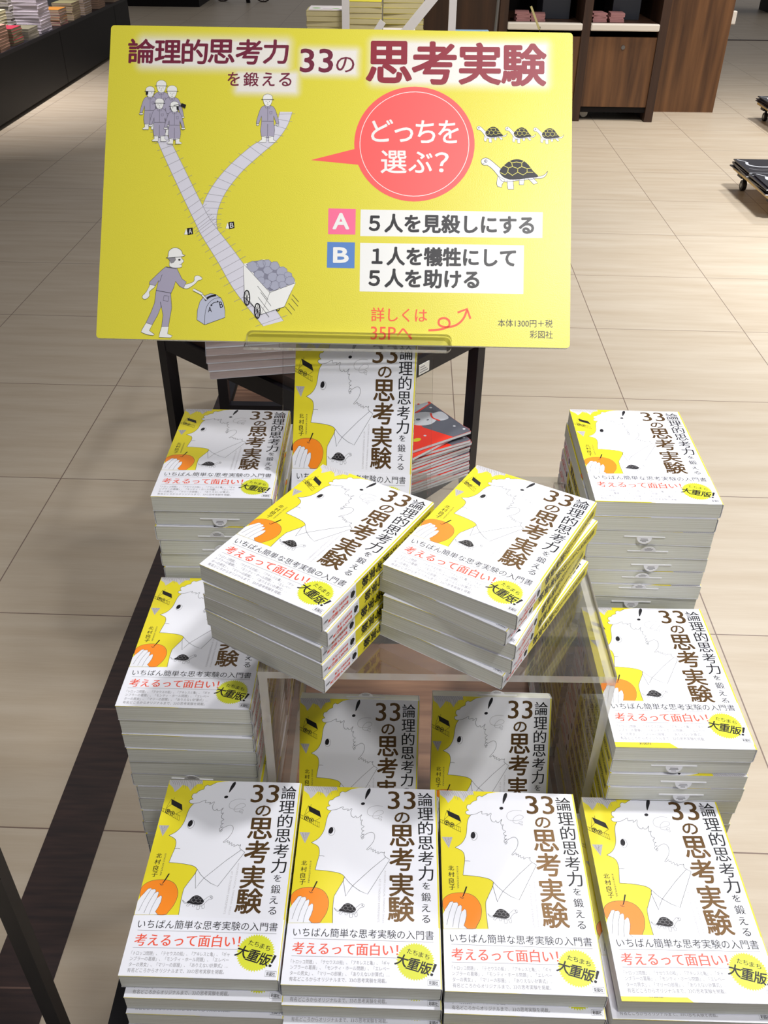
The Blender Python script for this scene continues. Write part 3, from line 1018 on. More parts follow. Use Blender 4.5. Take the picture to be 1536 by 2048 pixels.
# headline
for t, x0, y0, x1, y1 in (('論', 76, 70, 235, 216), ('理', 240, 76, 396, 212), ('的', 405, 70, 560, 216), ('思', 565, 70, 724, 212), ('考', 735, 68, 893, 216), ('力', 903, 68, 1055, 212)):
    BXT(t, sL, x0, y0, x1, y1, 'sign_maroon', 0.022)
for t, x0, y0, x1, y1 in (('を', 685, 268, 758, 350), ('鍛', 782, 268, 874, 352), ('え', 898, 268, 972, 350), ('る', 1000, 270, 1075, 350)):
    BXT(t, sL, x0, y0, x1, y1, 'sign_maroon', 0.012)
BXT('33', sL, 1130, 122, 1328, 262, 'sign_maroon', 0.016)
BXT('の', sL, 1350, 168, 1460, 262, 'sign_maroon', 0.008)
for t, x0, y0, x1, y1 in (('思', 400, 118, 632, 328), ('考', 642, 118, 868, 335), ('実', 890, 122, 1105, 335), ('験', 1115, 125, 1345, 340)):
    BXT(t, sB, x0, y0, x1, y1, 'sign_maroon_red', 0.026)
# balloon
cxb, cyb = sT(422, 425)
rb = math.dist(sT(20, 425), sT(824, 425)) / 2
A.poly(A.fix([sB(105, 745), sB(345, 682), sB(380, 770)]), 'sign_coral', 1)
A.ell((cxb, cyb), rb, rb * 0.985, 'sign_coral', 1.5, n=64)
A.ell((cxb, cyb), rb * 0.905, rb * 0.895, None, 2, line='sign_white', lw=0.7, n=64)
for t, x0, y0, x1, y1 in (('ど', 135, 265, 278, 412), ('っ', 290, 318, 412, 412), ('ち', 432, 270, 560, 418), ('を', 582, 268, 716, 418),
                          ('選', 200, 472, 370, 622), ('ぶ', 385, 478, 542, 618), ('？', 560, 482, 650, 612)):
    BXT(t, sT, x0, y0, x1, y1, 'sign_white', 0.013)
# turtles
turtle(A, lambda x, y: sT(868 + 446 * x, 712 - 310 * y), 2, cell='sign_yellow', lw=0.5)
for x0, y0 in ((838, 398), (1028, 401), (1216, 405)):
    turtle(A, (lambda x0, y0: (lambda x, y: sT(x0 + 205 * x, y0 - 162 * y + 8)))(x0, y0), 2, cell='sign_yellow', lw=0.3)
# answers
for pts, m in (([(45, 52), (207, 54), (205, 206), (44, 204)], 'sign_pink'), ([(40, 250), (203, 252), (201, 405), (38, 402)], 'sign_blue'),
               ([(236, 57), (1312, 66), (1310, 218), (234, 214)], 'sign_white'), ([(234, 254), (1202, 262), (1200, 550), (232, 541)], 'sign_white')):
    A.poly(A.fix([sC(*p) for p in pts]), m, 1)
BXT('A', sC, 74, 82, 166, 172, 'sign_white', 0.03)
BXT('B', sC, 78, 284, 164, 370, 'sign_white', 0.03)
A.text('５人を見殺しにする', sC(288, 136), sC(1258, 142), 20.0, 'sign_text', 3, 0.034)
A.text('１人を犠牲にして', sC(306, 330), sC(1152, 336), 20.0, 'sign_text', 3, 0.034)
A.text('５人を助ける', sC(288, 460), sC(936, 466), 20.0, 'sign_text', 3, 0.034)
A.text('詳しくは', sC(302, 676), sC(632, 680), 15.5, 'sign_orange', 3, 0.01)
A.text('35Pへ', sC(300, 786), sC(545, 790), 14.5, 'sign_orange', 3, 0.008)
A.stroke(sm([sC(*p) for p in [(640, 768), (700, 764), (758, 745), (762, 712), (735, 695), (704, 705), (704, 735), (740, 748), (800, 738), (845, 700), (868, 645)]], 4), 2.3, 'sign_orange', 2)
A.stroke([sC(812, 662), sC(868, 640), sC(888, 698)], 2.3, 'sign_orange', 2)
A.text('本体1300円＋税', sC(1050, 722), sC(1374, 724), 8.6, 'sign_text', 3, 0.004)
A.text('彩図社', sC(1240, 788), sC(1376, 790), 8.6, 'sign_text', 3, 0.004)
# tracks
def track(Lp, Rp, nt_, z=1):
    Ls, Rs = sm([sA(*p) for p in Lp], 8), sm([sA(*p) for p in Rp], 8)
    A.poly(A.fix(Ls + Rs[::-1]), 'rail_grey', z)
    A.stroke(Ls, 0.45, 'ink_grey', z + 0.3)
    A.stroke(Rs, 0.45, 'ink_grey', z + 0.35)
    for k in range(nt_):
        f = (k + 0.5) / nt_
        def at(S):
            q = f * (len(S) - 1)
            i = min(int(q), len(S) - 2)
            return np.array(S[i]) * (1 - q + i) + np.array(S[i + 1]) * (q - i)
        a, b = at(Ls), at(Rs)
        d = (b - a) * 0.28
        A.stroke([a - d + np.array((0, -1.2)), b + d + np.array((0, 1.0))], 0.4, 'ink_grey', z + 0.4)
track([(1170, 575), (1150, 640), (1085, 735), (1000, 785), (880, 890), (790, 990), (725, 1090), (690, 1180), (682, 1260), (690, 1320)],
      [(1248, 575), (1215, 665), (1150, 755), (1060, 835), (950, 935), (870, 1030), (820, 1110), (790, 1190), (782, 1260), (790, 1310)], 19)
track([(385, 690), (450, 845), (560, 1080), (650, 1265), (690, 1345), (790, 1505), (900, 1690), (1075, 1905)],
      [(455, 690), (525, 820), (635, 1040), (725, 1215), (775, 1290), (900, 1450), (1030, 1630), (1200, 1870)], 30, 1.5)
# small letter flags
for x, y, t in ((612, 1320, 'A'), (868, 1281, 'B')):
    A.shape([sA(x - 30, y + 20), sA(x - 18, y - 18), sA(x - 4, y + 20)], 'sign_white', 2, 'ink_line', 0.3)
    A.shape([sA(x - 12, y - 20), sA(x + 22, y - 24), sA(x + 26, y + 16), sA(x - 8, y + 24)], 'ink_black', 3)
    A.text(t, sA(x - 2, y), sA(x + 18, y - 2), 5.5, 'sign_white', 4, 0.0)


def worker(cx, top, bot, z, face=0, lw=0.3):
    """front view of a workman in a helmet and overalls; cx, top, bot are in the worker map"""
    h = bot - top
    P = lambda x, y: sW(cx + x * h, top + y * h)
    S = lambda pts: [P(x, y) for x, y in pts]
    A.shape(sm(S([(-0.07, 0.24), (-0.14, 0.29), (-0.19, 0.42), (-0.235, 0.60), (-0.18, 0.61), (-0.125, 0.45), (-0.13, 0.6), (-0.13, 0.87), (0.13, 0.87), (0.13, 0.6), (0.125, 0.45),
                  (0.18, 0.61), (0.235, 0.60), (0.19, 0.42), (0.14, 0.29), (0.07, 0.24)]), 2, True), 'suit_grey', z, 'ink_line', lw)
    for s_ in (-1, 1):
        A.shape(S([(0.025 * s_, 0.87), (0.12 * s_, 0.87), (0.12 * s_, 0.94), (0.18 * s_, 0.98), (0.15 * s_, 1.0), (0.03 * s_, 1.0)]), 'sign_white', z + 0.3, 'ink_line', lw)
        A.ell(P(0.205 * s_, 0.635), 0.03 * h * 0.09 + 0.8, 1.1, 'sign_white', z + 0.3, line='ink_line', lw=lw)
    A.stroke(S([(0, 0.62), (0, 0.87)]), lw * 1.2, 'ink_line', z + 0.8)
    A.stroke(S([(0, 0.27), (0, 0.55)]), lw, 'ink_line', z + 0.8)
    A.stroke(S([(-0.12, 0.56), (0.12, 0.56)]), lw * 1.3, 'ink_line', z + 0.8)
    A.stroke(S([(0.04, 0.36), (0.09, 0.355), (0.085, 0.41), (0.05, 0.415)]), lw, 'ink_line', z + 0.8, True)
    A.stroke(S([(-0.06, 0.25), (-0.03, 0.30), (0, 0.27), (0.03, 0.30), (0.06, 0.25)]), lw, 'ink_line', z + 0.8)
    A.shape(sm(S([(-0.08, 0.10), (-0.085, 0.17), (-0.05, 0.235), (0, 0.25), (0.05, 0.235), (0.085, 0.17), (0.08, 0.10)]), 3, True), 'sign_white', z + 1, 'ink_line', lw)
    if face:
        A.shape(S([(-0.09 * face, 0.10), (-0.10 * face, 0.19), (-0.05 * face, 0.20), (-0.04 * face, 0.11)]), 'ink_black', z + 1.6)
        A.stroke(S([(0.085 * face, 0.15), (0.115 * face, 0.175), (0.08 * face, 0.19)]), lw * 1.3, 'ink_line', z + 1.6)
        A.ell(P(0.04 * face, 0.15), 0.4, 0.5, 'ink_black', z + 1.6)
    else:
        for s_ in (-1, 1):
            A.ell(P(0.035 * s_, 0.155), 0.35, 0.45, 'ink_black', z + 1.6)
        A.stroke(S([(0, 0.16), (0.005, 0.19), (-0.01, 0.19)]), lw, 'ink_line', z + 1.6)
        A.stroke(S([(-0.02, 0.215), (0.02, 0.215)]), lw, 'ink_line', z + 1.6)
    A.shape(sm(S([(-0.10, 0.115), (-0.095, 0.05), (-0.05, 0.01), (0, 0.0), (0.05, 0.01), (0.095, 0.05), (0.10, 0.115)]), 3), 'sign_white', z + 1.8, 'ink_line', lw)
    A.stroke(S([(-0.13, 0.115), (0.13, 0.115)]), lw * 1.8, 'ink_line', z + 2.5)


worker(900, 155, 790, 3)
worker(1038, 222, 860, 6)
worker(758, 236, 788, 9, face=1)
worker(880, 388, 938, 13)
worker(1072, 428, 970, 17, face=-1)
# shouldered hammer of the front man
A.shape([sW(*p) for p in [(1160, 448), (1220, 470), (1208, 515), (1148, 488)]], 'ink_black', 22)
A.stroke([sW(1150, 480), sW(1110, 470), sW(1060, 480)], 0.6, 'ink_black', 22)
# the single man on the other track (same map, scaled)
sW_keep = sW
sW = lambda x, y: sA(1095 + x, y)
worker(0, 466, 766, 4, lw=0.35)
sW = sW_keep
# the man at the lever
m_ = lambda pts: [sM(*p) for p in pts]
A.shape(sm(m_([(180, 345), (150, 400), (130, 435), (100, 470), (115, 492), (140, 485), (160, 460), (158, 430), (205, 385)]), 3, True), 'sign_white', 4, 'ink_line', 0.35)
A.shape(sm(m_([(425, 375), (470, 365), (515, 345), (520, 310), (545, 297), (578, 312), (578, 330), (548, 340), (525, 365), (470, 402), (435, 400)]), 3, True), 'sign_white', 4, 'ink_line', 0.35)
A.shape(m_([(290, 228), (262, 250), (215, 295), (160, 350), (156, 368), (205, 384), (232, 340), (212, 420), (200, 520), (170, 600), (132, 680), (182, 698), (225, 620), (255, 545), (268, 620),
            (258, 712), (312, 712), (338, 560), (330, 445), (352, 400), (368, 345), (400, 385), (432, 402), (455, 350), (420, 325), (395, 275), (378, 240)]), 'suit_grey', 5, 'ink_line', 0.4)
A.stroke(m_([(212, 420), (335, 442)]), 0.6, 'ink_line', 6)
A.stroke(m_([(246, 512), (256, 560)]), 0.5, 'ink_line', 6)
A.stroke(m_([(260, 292), (240, 350)]), 0.4, 'ink_line', 6)
A.stroke(m_([(276, 462), (316, 466), (308, 508), (270, 502)]), 0.45, 'ink_line', 6, True)
A.stroke(m_([(292, 232), (375, 246)]), 0.5, 'ink_line', 6)
A.shape(m_([(132, 682), (182, 698), (158, 745), (200, 775), (190, 784), (140, 778), (92, 758), (100, 735)]), 'sign_white', 5, 'ink_line', 0.45)
A.shape(m_([(258, 712), (314, 712), (306, 770), (345, 785), (330, 802), (236, 798), (240, 770)]), 'sign_white', 5, 'ink_line', 0.45)
A.shape(sm(m_([(330, 150), (318, 195), (322, 228), (372, 238), (418, 230), (415, 205), (435, 182), (416, 160), (408, 140)]), 2, True), 'sign_white', 5, 'ink_line', 0.35)
A.shape(m_([(300, 158), (365, 155), (368, 172), (350, 195), (330, 200), (322, 180)]), 'ink_grey', 6, 'ink_line', 0.3)
A.ell(sM(398, 172), 1.3, 0.9, 'ink_black', 7)
A.stroke(m_([(400, 210), (416, 208)]), 0.4, 'ink_line', 7)
A.shape(sm(m_([(290, 158), (306, 150), (312, 105), (345, 78), (385, 78), (415, 100), (425, 128), (445, 135), (420, 146), (360, 152)]), 3, True), 'sign_white', 8, 'ink_line', 0.45)
# lever
A.shape(m_([(542, 655), (605, 695), (768, 635), (768, 580), (755, 520), (735, 478), (690, 448), (650, 442), (600, 462), (565, 510), (545, 580)]), 'lever_grey', 4, 'ink_line', 0.45)
A.stroke(sm(m_([(605, 695), (608, 600), (630, 530), (680, 485), (735, 475)]), 4), 0.45, 'ink_line', 5)
A.stroke(sm(m_([(608, 500), (640, 470), (695, 455)]), 4), 2.2, 'ink_black', 6)
A.shape(m_([(515, 402), (590, 440), (578, 455), (508, 420)]), 'sign_white', 6, 'ink_line', 0.45)
A.shape(m_([(585, 445), (628, 490), (615, 500), (575, 455)]), 'sign_white', 6, 'ink_line', 0.45)
A.text('A', sM(632, 572), sM(660, 570), 6, 'ink_black', 6, 0.01)
A.text('B', sM(724, 534), sM(748, 528), 7, 'ink_black', 6, 0.01)
A.stroke(sm(m_([(655, 540), (675, 518), (712, 508)]), 4), 0.7, 'ink_black', 6)
A.shape(m_([(650, 546), (654, 528), (668, 538)]), 'ink_black', 6)
A.shape(m_([(718, 506), (704, 498), (706, 516)]), 'ink_black', 6)
# loaded cart
A.shape(m_([(915, 200), (1130, 430), (1335, 350), (1300, 290), (1200, 210), (1080, 165), (980, 190)]), 'sign_white', 5)
A.shape(m_([(935, 205), (990, 180), (1080, 168), (1180, 195), (1290, 290), (1325, 350), (1130, 425)]), 'rock_dark', 5.3)
for i, (x, y, r) in enumerate([(990, 225, 52), (1055, 200, 40), (1105, 195, 36), (1165, 215, 44), (1110, 252, 42), (1225, 262, 46), (1040, 290, 46), (1150, 305, 48), (1275, 295, 38), (1220, 320, 46),
                               (1290, 335, 42), (1100, 362, 46), (1170, 375, 44), (1230, 370, 36), (1060, 335, 34)]):
    rr = random.Random(i)
    pts = [(x + r * rr.uniform(0.82, 1.08) * math.cos(2 * math.pi * k / 8 + i), y + r * rr.uniform(0.75, 0.95) * math.sin(2 * math.pi * k / 8 + i)) for k in range(8)]
    A.shape(m_(pts), 'rock_grey', 5.5 + 0.35 * i, 'rock_dark', 0.5)
A.shape(m_([(915, 202), (1130, 432), (1060, 608), (925, 470)]), 'sign_white', 12, 'ink_line', 0.45)
A.shape(m_([(1130, 432), (1338, 352), (1290, 450), (1248, 545), (1060, 608)]), 'sign_white', 12, 'ink_line', 0.45)
for x, y in ((945, 475), (1030, 580)):
    A.ell(sM(x, y), 3.0, 8.2, None, 14, rot=0.05, line='ink_black', lw=1.2)
    for k in range(4):
        a = math.pi * k / 4
        A.stroke(m_([(x - 22 * math.cos(a), y - 55 * math.sin(a)), (x + 22 * math.cos(a), y + 55 * math.sin(a))]), 0.5, 'ink_black', 14)
A.stroke(m_([(965, 500), (1012, 560)]), 0.5, 'ink_black', 14)
A.stroke(sm(m_([(1180, 570), (1196, 580), (1212, 562)]), 4), 0.8, 'ink_black', 14)
for x, y in ((1030, 380), (1055, 430), (1035, 470), (1040, 520)):
    A.stroke(m_([(x, y), (x + 85, y + 110)]), 0.4, 'ink_line', 14)
for x, y in ((1310, 445), (1305, 480), (1280, 515), (1255, 545)):
    A.stroke(m_([(x, y), (x + 52, y + 60)]), 0.5, 'ink_line', 4)
board = mb.build('printed_board', sign)
board.location = (-SW / 2000, 0, 0)

st = empty('sign_stand', (-0.0300, 0.82, RISER_Z))
tag(st, 'clear acrylic stand whose lipped ledge carries the yellow sign', 'sign stand')
SF = Matrix.Translation(Vector(sign.location) - Vector(st.location)) @ sign.rotation_euler.to_matrix().to_4x4()   # sign frame: x right, y up, z out
mb = MB(); plate(mb, None, -0.079, 0.079, -0.055, 0.055, 0.0, 0.003, 'z'); mb.build('foot_plate', st)
p0, p1 = Vector((0, -0.0330, 0.003)), Vector((0, 0.0600, 0.1775))
m4 = Matrix.Translation(p0) @ Euler((-math.atan2(p1.y - p0.y, p1.z - p0.z), 0, 0)).to_matrix().to_4x4()
mb = MB(); plate(mb, m4, -0.080, 0.080, 0.0, 0.003, 0.0, (p1 - p0).length, 'y'); mb.build('back_panel', st)
mb = MB()
prof = []
LXC, LX, LY0, LY1, rr_ = 0.0175, 0.1040, -0.0085, 0.0090, 0.006
for cxx, czz, a0 in ((LX - rr_, LY0 + rr_, 270), (LX - rr_, LY1 - rr_, 0), (-LX + rr_, LY1 - rr_, 90), (-LX + rr_, LY0 + rr_, 180)):
    for k in range(5):
        a = R(a0 + 22.5 * k)
        prof.append((LXC + cxx + rr_ * math.cos(a), czz + rr_ * math.sin(a)))
n = len(prof)
vs = [(x, y, 0.0095) for x, y in prof] + [(x, y, 0.0008) for x, y in prof]
mb.add(vs, [tuple(range(n)), tuple(range(2 * n - 1, n - 1, -1))], 'acrylic_face', SF)
mb.add(vs, [(i, n + i, n + (i + 1) % n, (i + 1) % n) for i in range(n)], 'acrylic_lip', SF)
zt = sign.location.z - RISER_Z - 0.0045
yf = sign.location.y - 0.82
plate(mb, None, -LX + LXC - 0.004 - 0.0255, LX + LXC - 0.030, yf - 0.003, 0.0630, zt - 0.003, zt, 'z')
mb.build('ledge', st)
mb = MB(); plate(mb, SF, -0.055, 0.105, -0.004, 0.12, -0.0090, -0.0060, 'z'); mb.build('upper_panel', st)

# ------------------------------------------------------------------ display table
t = empty('display_table', (0.045, 0.640, 0))
tag(t, 'low square table with dark wood top carrying the paperback stacks', 'table')
hw, hd = 0.300, 0.305
mb = MB(); mb.box(-hw + 0.02, hw - 0.02, -hd + 0.02, hd - 0.02, TABLE_Z - 0.022, TABLE_Z - 0.0002, 'wood_top'); mb.build('tabletop', t)
for x0, x1, y0, y1 in ((-hw, hw, -hd, -hd + 0.02), (-hw, hw, hd - 0.02, hd), (-hw, -hw + 0.02, -hd + 0.02, hd - 0.02), (hw - 0.02, hw, -hd + 0.02, hd - 0.02)):
    mb = MB(); mb.box(x0, x1, y0, y1, TABLE_Z - 0.032, TABLE_Z - 0.0001, 'black_metal'); mb.build('frame_rail', t)
for sx in (-1, 1):
    for sy in (-1, 1):
        mb = MB()
        mb.box(min(sx * hw, sx * (hw - 0.025)), max(sx * hw, sx * (hw - 0.025)), min(sy * hd, sy * (hd - 0.025)), max(sy * hd, sy * (hd - 0.025)), 0, TABLE_Z - 0.032, 'black_metal')
        mb.build('leg', t)

# ------------------------------------------------------------------ slanted rack behind, with its stock
cL, cR, cN = Vector((-0.4356, 1.6028, 0)), Vector((0.1866, 1.6619, 0)), Vector((-0.1000, 1.3300, 0))
RZ = 0.786
ctr = (cL + cR) / 2
yaw_r = math.atan2((cR - cN).y, (cR - cN).x)
half = ((cR - cN).length + (cL - cN).length) / 4
t = empty('display_rack', (ctr.x, ctr.y, 0), yaw_r)
tag(t, 'black steel rack set cornerwise behind the yellow sign', 'rack')
mb = MB(); mb.box(-half, half, -half, half, RZ - 0.018, RZ, 'walnut_dark'); mb.build('top_panel', t)
for a, b in (((-half, -half), (half, -half)), ((half, -half), (half, half)), ((half, half), (-half, half)), ((-half, half), (-half, -half))):
    mb = MB(); mb.bar((*a, RZ - 0.036), (*b, RZ - 0.036), 0.022, 0.036, 'black_metal'); mb.build('frame_rail', t)
    mb = MB(); mb.bar((*a, 0.445), (*b, 0.445), 0.020, 0.02, 'black_metal'); mb.build('lower_rail', t)
for sx in (-1, 1):
    for sy in (-1, 1):
        mb = MB(); mb.box(sx * half - 0.012, sx * half + 0.012, sy * half - 0.012, sy * half + 0.012, 0, RZ - 0.002, 'black_metal'); mb.build('leg', t)
mb = MB(); mb.box(-half + 0.01, half - 0.01, -half + 0.01, half - 0.01, 0.447, 0.457, 'black_metal'); mb.build('lower_shelf', t)
mb = MB()
mb.box(half * 0.08, half * 0.08 + 0.03, -half - 0.0125, -half - 0.0112, RZ - 0.05, RZ - 0.030, 'sign_white')
for k in range(3):
    mb.box(half * 0.08 + 0.003, half * 0.08 + 0.026 - 0.005 * k, -half - 0.0129, -half - 0.0126, RZ - 0.046 + k * 0.005, RZ - 0.0445 + k * 0.005, 'ink_grey')
tag(mb.build('price_tag', t), 'white price tag clipped to the black rail')

# thick books with pink page edges on the rack
mb = MB(); mb.box(-0.091, 0.091, -0.128, 0.128, 0.0004, 0.0136, 'page_pink'); ME_PINK_P = mb.mesh('page_block')
mb = MB()
mb.box(-0.0915, 0.0915, -0.1285, 0.1285, 0.0, 0.0006, 'magazine_white'); mb.box(-0.0915, 0.0915, -0.1285, 0.1285, 0.0134, 0.0141, 'magazine_white')
mb.box(0.0908, 0.0915, -0.1285, 0.1285, 0.0006, 0.0134, 'magazine_white')
ME_PINK_C = mb.mesh('cover')
for i in range(7):
    o = empty('wrapped_book', (-0.2355 + 0.0007 * random.uniform(-3, 3), 1.513 + 0.001 * random.uniform(-2, 2), RZ + 0.001 + 0.0143 * i), R(11.5 + random.uniform(-1, 1)))
    link('page_block', ME_PINK_P, o)
    link('cover', ME_PINK_C, o)
    tag(o, f'pink-edged book {["lowest", "second from the bottom", "third from the bottom", "fourth from the bottom", "fifth from the bottom", "sixth from the bottom", "topmost"][i]} of the pile under yellow sign', 'book', 'pink-edged books on the rack')

# magazines on the lower shelf
rc = Vector((0.1775, 1.586, 0))
sh_ = Vector((-0.55, 0.835, 0)).normalized()
lo_ = Vector((-sh_.y, sh_.x, 0))
mc = rc + sh_ * 0.074 + lo_ * 0.105
my = math.atan2(-lo_.y, -lo_.x)


def make_magazine():
    mb = MB(); mb.box(-0.105, 0.105, -0.074, 0.074, 0.0004, 0.0060, 'magazine_white'); a = mb.mesh('page_block')
    mb = MB()
    mb.box(-0.1053, 0.1053, -0.0743, 0.0743, 0.0060, 0.0065, 'magazine_red')
    mb.box(-0.1053, 0.1053, -0.0743, 0.0743, 0.0, 0.0004, 'magazine_grey')
    A = Art(mb, lambda u, v, h: (u * 0.001, v * 0.001, (6.5 + h) * 0.001), 0.05)
    # sky, cloud and round shapes printed on the cover
    A.poly([(105, -74), (105, 66), (40, 40), (30, -10), (60, -74)], 'magazine_grey', 1)
    A.poly([(100, 74), (10, 74), (20, 40), (98, 66)], 'magazine_white', 1.5)
    A.shape(sm([(20, 40), (45, 48), (72, 40), (84, 22), (74, 2), (50, -8), (28, 0), (15, 18)], 4, True), 'magazine_white', 2)
    A.shape(sm([(74, 24), (98, 26), (103, 10), (96, -8), (74, -4)], 4, True), 'magazine_white', 2)
    A.stroke(sm([(78, 30), (70, 12), (76, -6)], 4), 4, 'magazine_red', 3)
    A.ell((40, 22), 5, 4, 'magazine_grey', 3)
    A.ell((56, 10), 3, 2, 'magazine_grey', 3)
    A.shape(sm([(-30, 40), (0, 50), (22, 26), (10, 4), (-20, 10)], 4, True), 'stock_yellow', 3)
    A.ell((-50, -20), 18, 11, 'magazine_grey', 3)
    A.ell((-10, -45), 10, 6, 'stock_yellow', 3)
    for u, v in ((92, 50), (60, 60), (88, -40), (98, -60), (14, -40)):
        A.ell((u, v), 3, 3, 'magazine_white', 3)
    return a, mb.mesh('cover')


MG_P, MG_C = make_magazine()
ang = [0, 11, -4, -2, 1, 0, 2, -1, 0, 1, -1, 0.5, 1, 0, -1]
for i in range(15):
    z = 0.566 - 0.0072 * (i + 1) - (0.0002)
    o = empty('magazine', (mc.x + random.uniform(-1, 1) * 0.002, mc.y + random.uniform(-1, 1) * 0.002, z), my + R(ang[i]))
    link('page_block', MG_P, o)
    link('cover', MG_C, o)
    tag(o, f'red and grey magazine {ORD[i]} of the pile right of clear stand', 'magazine', 'red magazines on the rack shelf')

# ------------------------------------------------------------------ second low rack further back
t = empty('low_rack', (-0.200, 2.52, 0))
tag(t, 'black framed low rack with a brown wooden shelf, far left behind the sign', 'rack')
for sx in (-1, 1):
    for sy in (-1, 1):
        mb = MB(); mb.box(sx * 0.258 - 0.014, sx * 0.258 + 0.014, sy * 0.268 - 0.014, sy * 0.268 + 0.014, 0, 0.46, 'black_metal'); mb.build('leg', t)
mb = MB(); mb.box(-0.24, 0.24, -0.25, 0.25, 0.235, 0.25, 'wood_top'); mb.build('shelf', t)
for a, b in (((-0.258, -0.268), (0.258, -0.268)), ((0.258, -0.268), (0.258, 0.268)), ((0.258, 0.268), (-0.258, 0.268)), ((-0.258, 0.268), (-0.258, -0.268))):
    mb = MB(); mb.bar((*a, 0.246), (*b, 0.246), 0.026, 0.024, 'black_metal'); mb.build('shelf_rail', t)
    mb = MB(); mb.bar((*a, 0.455), (*b, 0.455), 0.026, 0.02, 'black_metal'); mb.build('top_rail', t)

# ------------------------------------------------------------------ post at the lower left
t = empty('metal_stand', (-0.4476, 0.600, 0))
tag(t, 'slim dark metal stand post at the lower left edge of the photo', 'stand')
mb = MB(); mb.box(-0.010, 0.010, -0.010, 0.010, 0.012, 1.32, 'dark_grey_metal', None, {3: 'black_metal'}); mb.build('post', t)  # right face given a darker material as its shaded side
mb = MB(); mb.box(-0.16, 0.012, -0.16, 0.012, 0, 0.012, 'black_metal'); mb.build('base_plate', t)

#@BACK
# ------------------------------------------------------------------ left counter with small stock
t = empty('display_counter', (-3.6, 7.4, 0))
tag(t, 'long low black display counter at the upper left, covered with books', 'counter')
mb = MB(); mb.box(-0.7, 0.87, -3.6, 3.15, 0.03, 0.425, 'counter_black'); mb.build('body', t)
mb = MB(); mb.box(-0.75, 0.89, -3.65, 3.2, 0.425, 0.45, 'black_metal'); mb.build('counter_top', t)
mb = MB(); mb.box(-0.65, 0.80, -3.5, 3.05, 0.0, 0.03, 'void_black'); mb.build('plinth', t)
for y in (-1.55, 0.85, 2.6):
    mb = MB(); mb.box(0.8702, 0.8712, y, y + 0.012, 0.03, 0.425, 'void_black'); mb.build('panel_seam', t)
CZ = 0.4505
SM = {}


def small_book(cov, edge, w, d, h):
    k = (cov, edge, w, d, h)
    if k not in SM:
        mb = MB()
        mb.box(-w / 2 + 0.001, w / 2 - 0.001, -d / 2 + 0.001, d / 2 - 0.001, 0.0008, h - 0.0008, edge)
        mb.box(-w / 2, w / 2, -d / 2, d / 2, 0, 0.0008, cov)
        mb.box(-w / 2, w / 2, -d / 2, d / 2, h - 0.0008, h, cov)
        mb.box(-w / 2, -w / 2 + 0.0008, -d / 2, d / 2, 0.0008, h - 0.0008, cov)
        SM[k] = mb.mesh('book')
    return SM[k]


NUM = ['lowest', 'second', 'third', 'fourth', 'fifth', 'sixth', 'seventh', 'eighth', 'ninth', 'tenth', 'eleventh', 'twelfth']


def small_stack(x, y, z, n, cov, edge, w, d, h, desc, group, rz=0.0):
    for i in range(n):
        cv = cov if isinstance(cov, str) else cov[i % len(cov)]
        o = link('book', small_book(cv, edge, w, d, h))
        o.location = (x + random.uniform(-1, 1) * 0.003, y + random.uniform(-1, 1) * 0.003, z + i * (h + 0.0004) + 0.0002)
        o.rotation_euler = (0, 0, R(rz + random.uniform(-2, 2)))
        nm = 'topmost' if i == n - 1 else NUM[i] + (' from the bottom' if i else '')
        tag(o, f'book {nm} of the {desc}', 'book', group)


CS = 'books stacked on the black counter'
# (y, n, cover, edge, width across, depth, thickness, words)
for y, x, n, cov, edge, w_, d_, h_, ds in (
        (6.20, -2.80, 5, 'stock_white', 'edge_brown', 0.15, 0.19, 0.018, 'nearest short reddish stack, black counter'),
        (6.45, -2.82, 7, 'stock_yellow', 'edge_olive', 0.17, 0.22, 0.019, 'yellow-topped stack, black counter'),
        (6.73, -2.82, 7, 'stock_cream', 'edge_tan', 0.17, 0.22, 0.019, 'tan stack behind yellow-topped stack'),
        (7.02, -2.81, 8, 'stock_rose', 'edge_brown', 0.17, 0.20, 0.019, 'rose brown stack on the black counter edge'),
        (7.32, -2.81, 6, 'stock_crimson', 'edge_olive', 0.16, 0.20, 0.018, 'crimson-covered stack on the black counter edge'),
        (7.62, -2.80, 4, 'stock_olive', 'edge_grey', 0.16, 0.22, 0.018, 'olive grey low stack on the black counter edge'),
        (7.98, -2.83, 12, 'stock_white', 'edge_lilac', 0.19, 0.26, 0.021, 'tall lilac stack on the black counter'),
        (8.40, -2.81, 6, ('stock_crimson', 'stock_lilac', 'stock_orange'), 'edge_tan', 0.17, 0.20, 0.019, 'crimson and orange stack beyond lilac'),
        (8.75, -2.80, 7, 'stock_khaki', 'edge_tan', 0.17, 0.22, 0.018, 'khaki stack beyond the tall lilac stack'),
        (9.10, -2.80, 8, 'stock_white', 'edge_tan', 0.17, 0.22, 0.018, 'far white-topped stack on the black counter'),
        (9.55, -2.80, 8, 'stock_olive', 'edge_brown', 0.17, 0.22, 0.018, 'far olive stack on the black counter'),
        (10.1, -2.80, 7, 'stock_rose', 'edge_tan', 0.17, 0.22, 0.018, 'farthest rosy stack on the black counter'),
        (6.60, -3.08, 7, 'stock_white', 'edge_grey', 0.17, 0.22, 0.018, 'white second-row stack on the black counter'),
        (7.20, -3.06, 7, ('stock_white', 'stock_crimson'), 'edge_grey', 0.18, 0.22, 0.018, 'white and crimson second-row stack'),
        (7.75, -3.08, 8, ('stock_white', 'stock_cream'), 'edge_cream', 0.18, 0.22, 0.020, 'cream second-row stack beside lilac stack'),
        (8.10, -3.10, 12, 'stock_white', 'edge_grey', 0.20, 0.26, 0.021, 'tall white second-row stack on the black counter')):
    small_stack(x, y, CZ, n, cov, edge, w_, d_, h_, ds, CS)
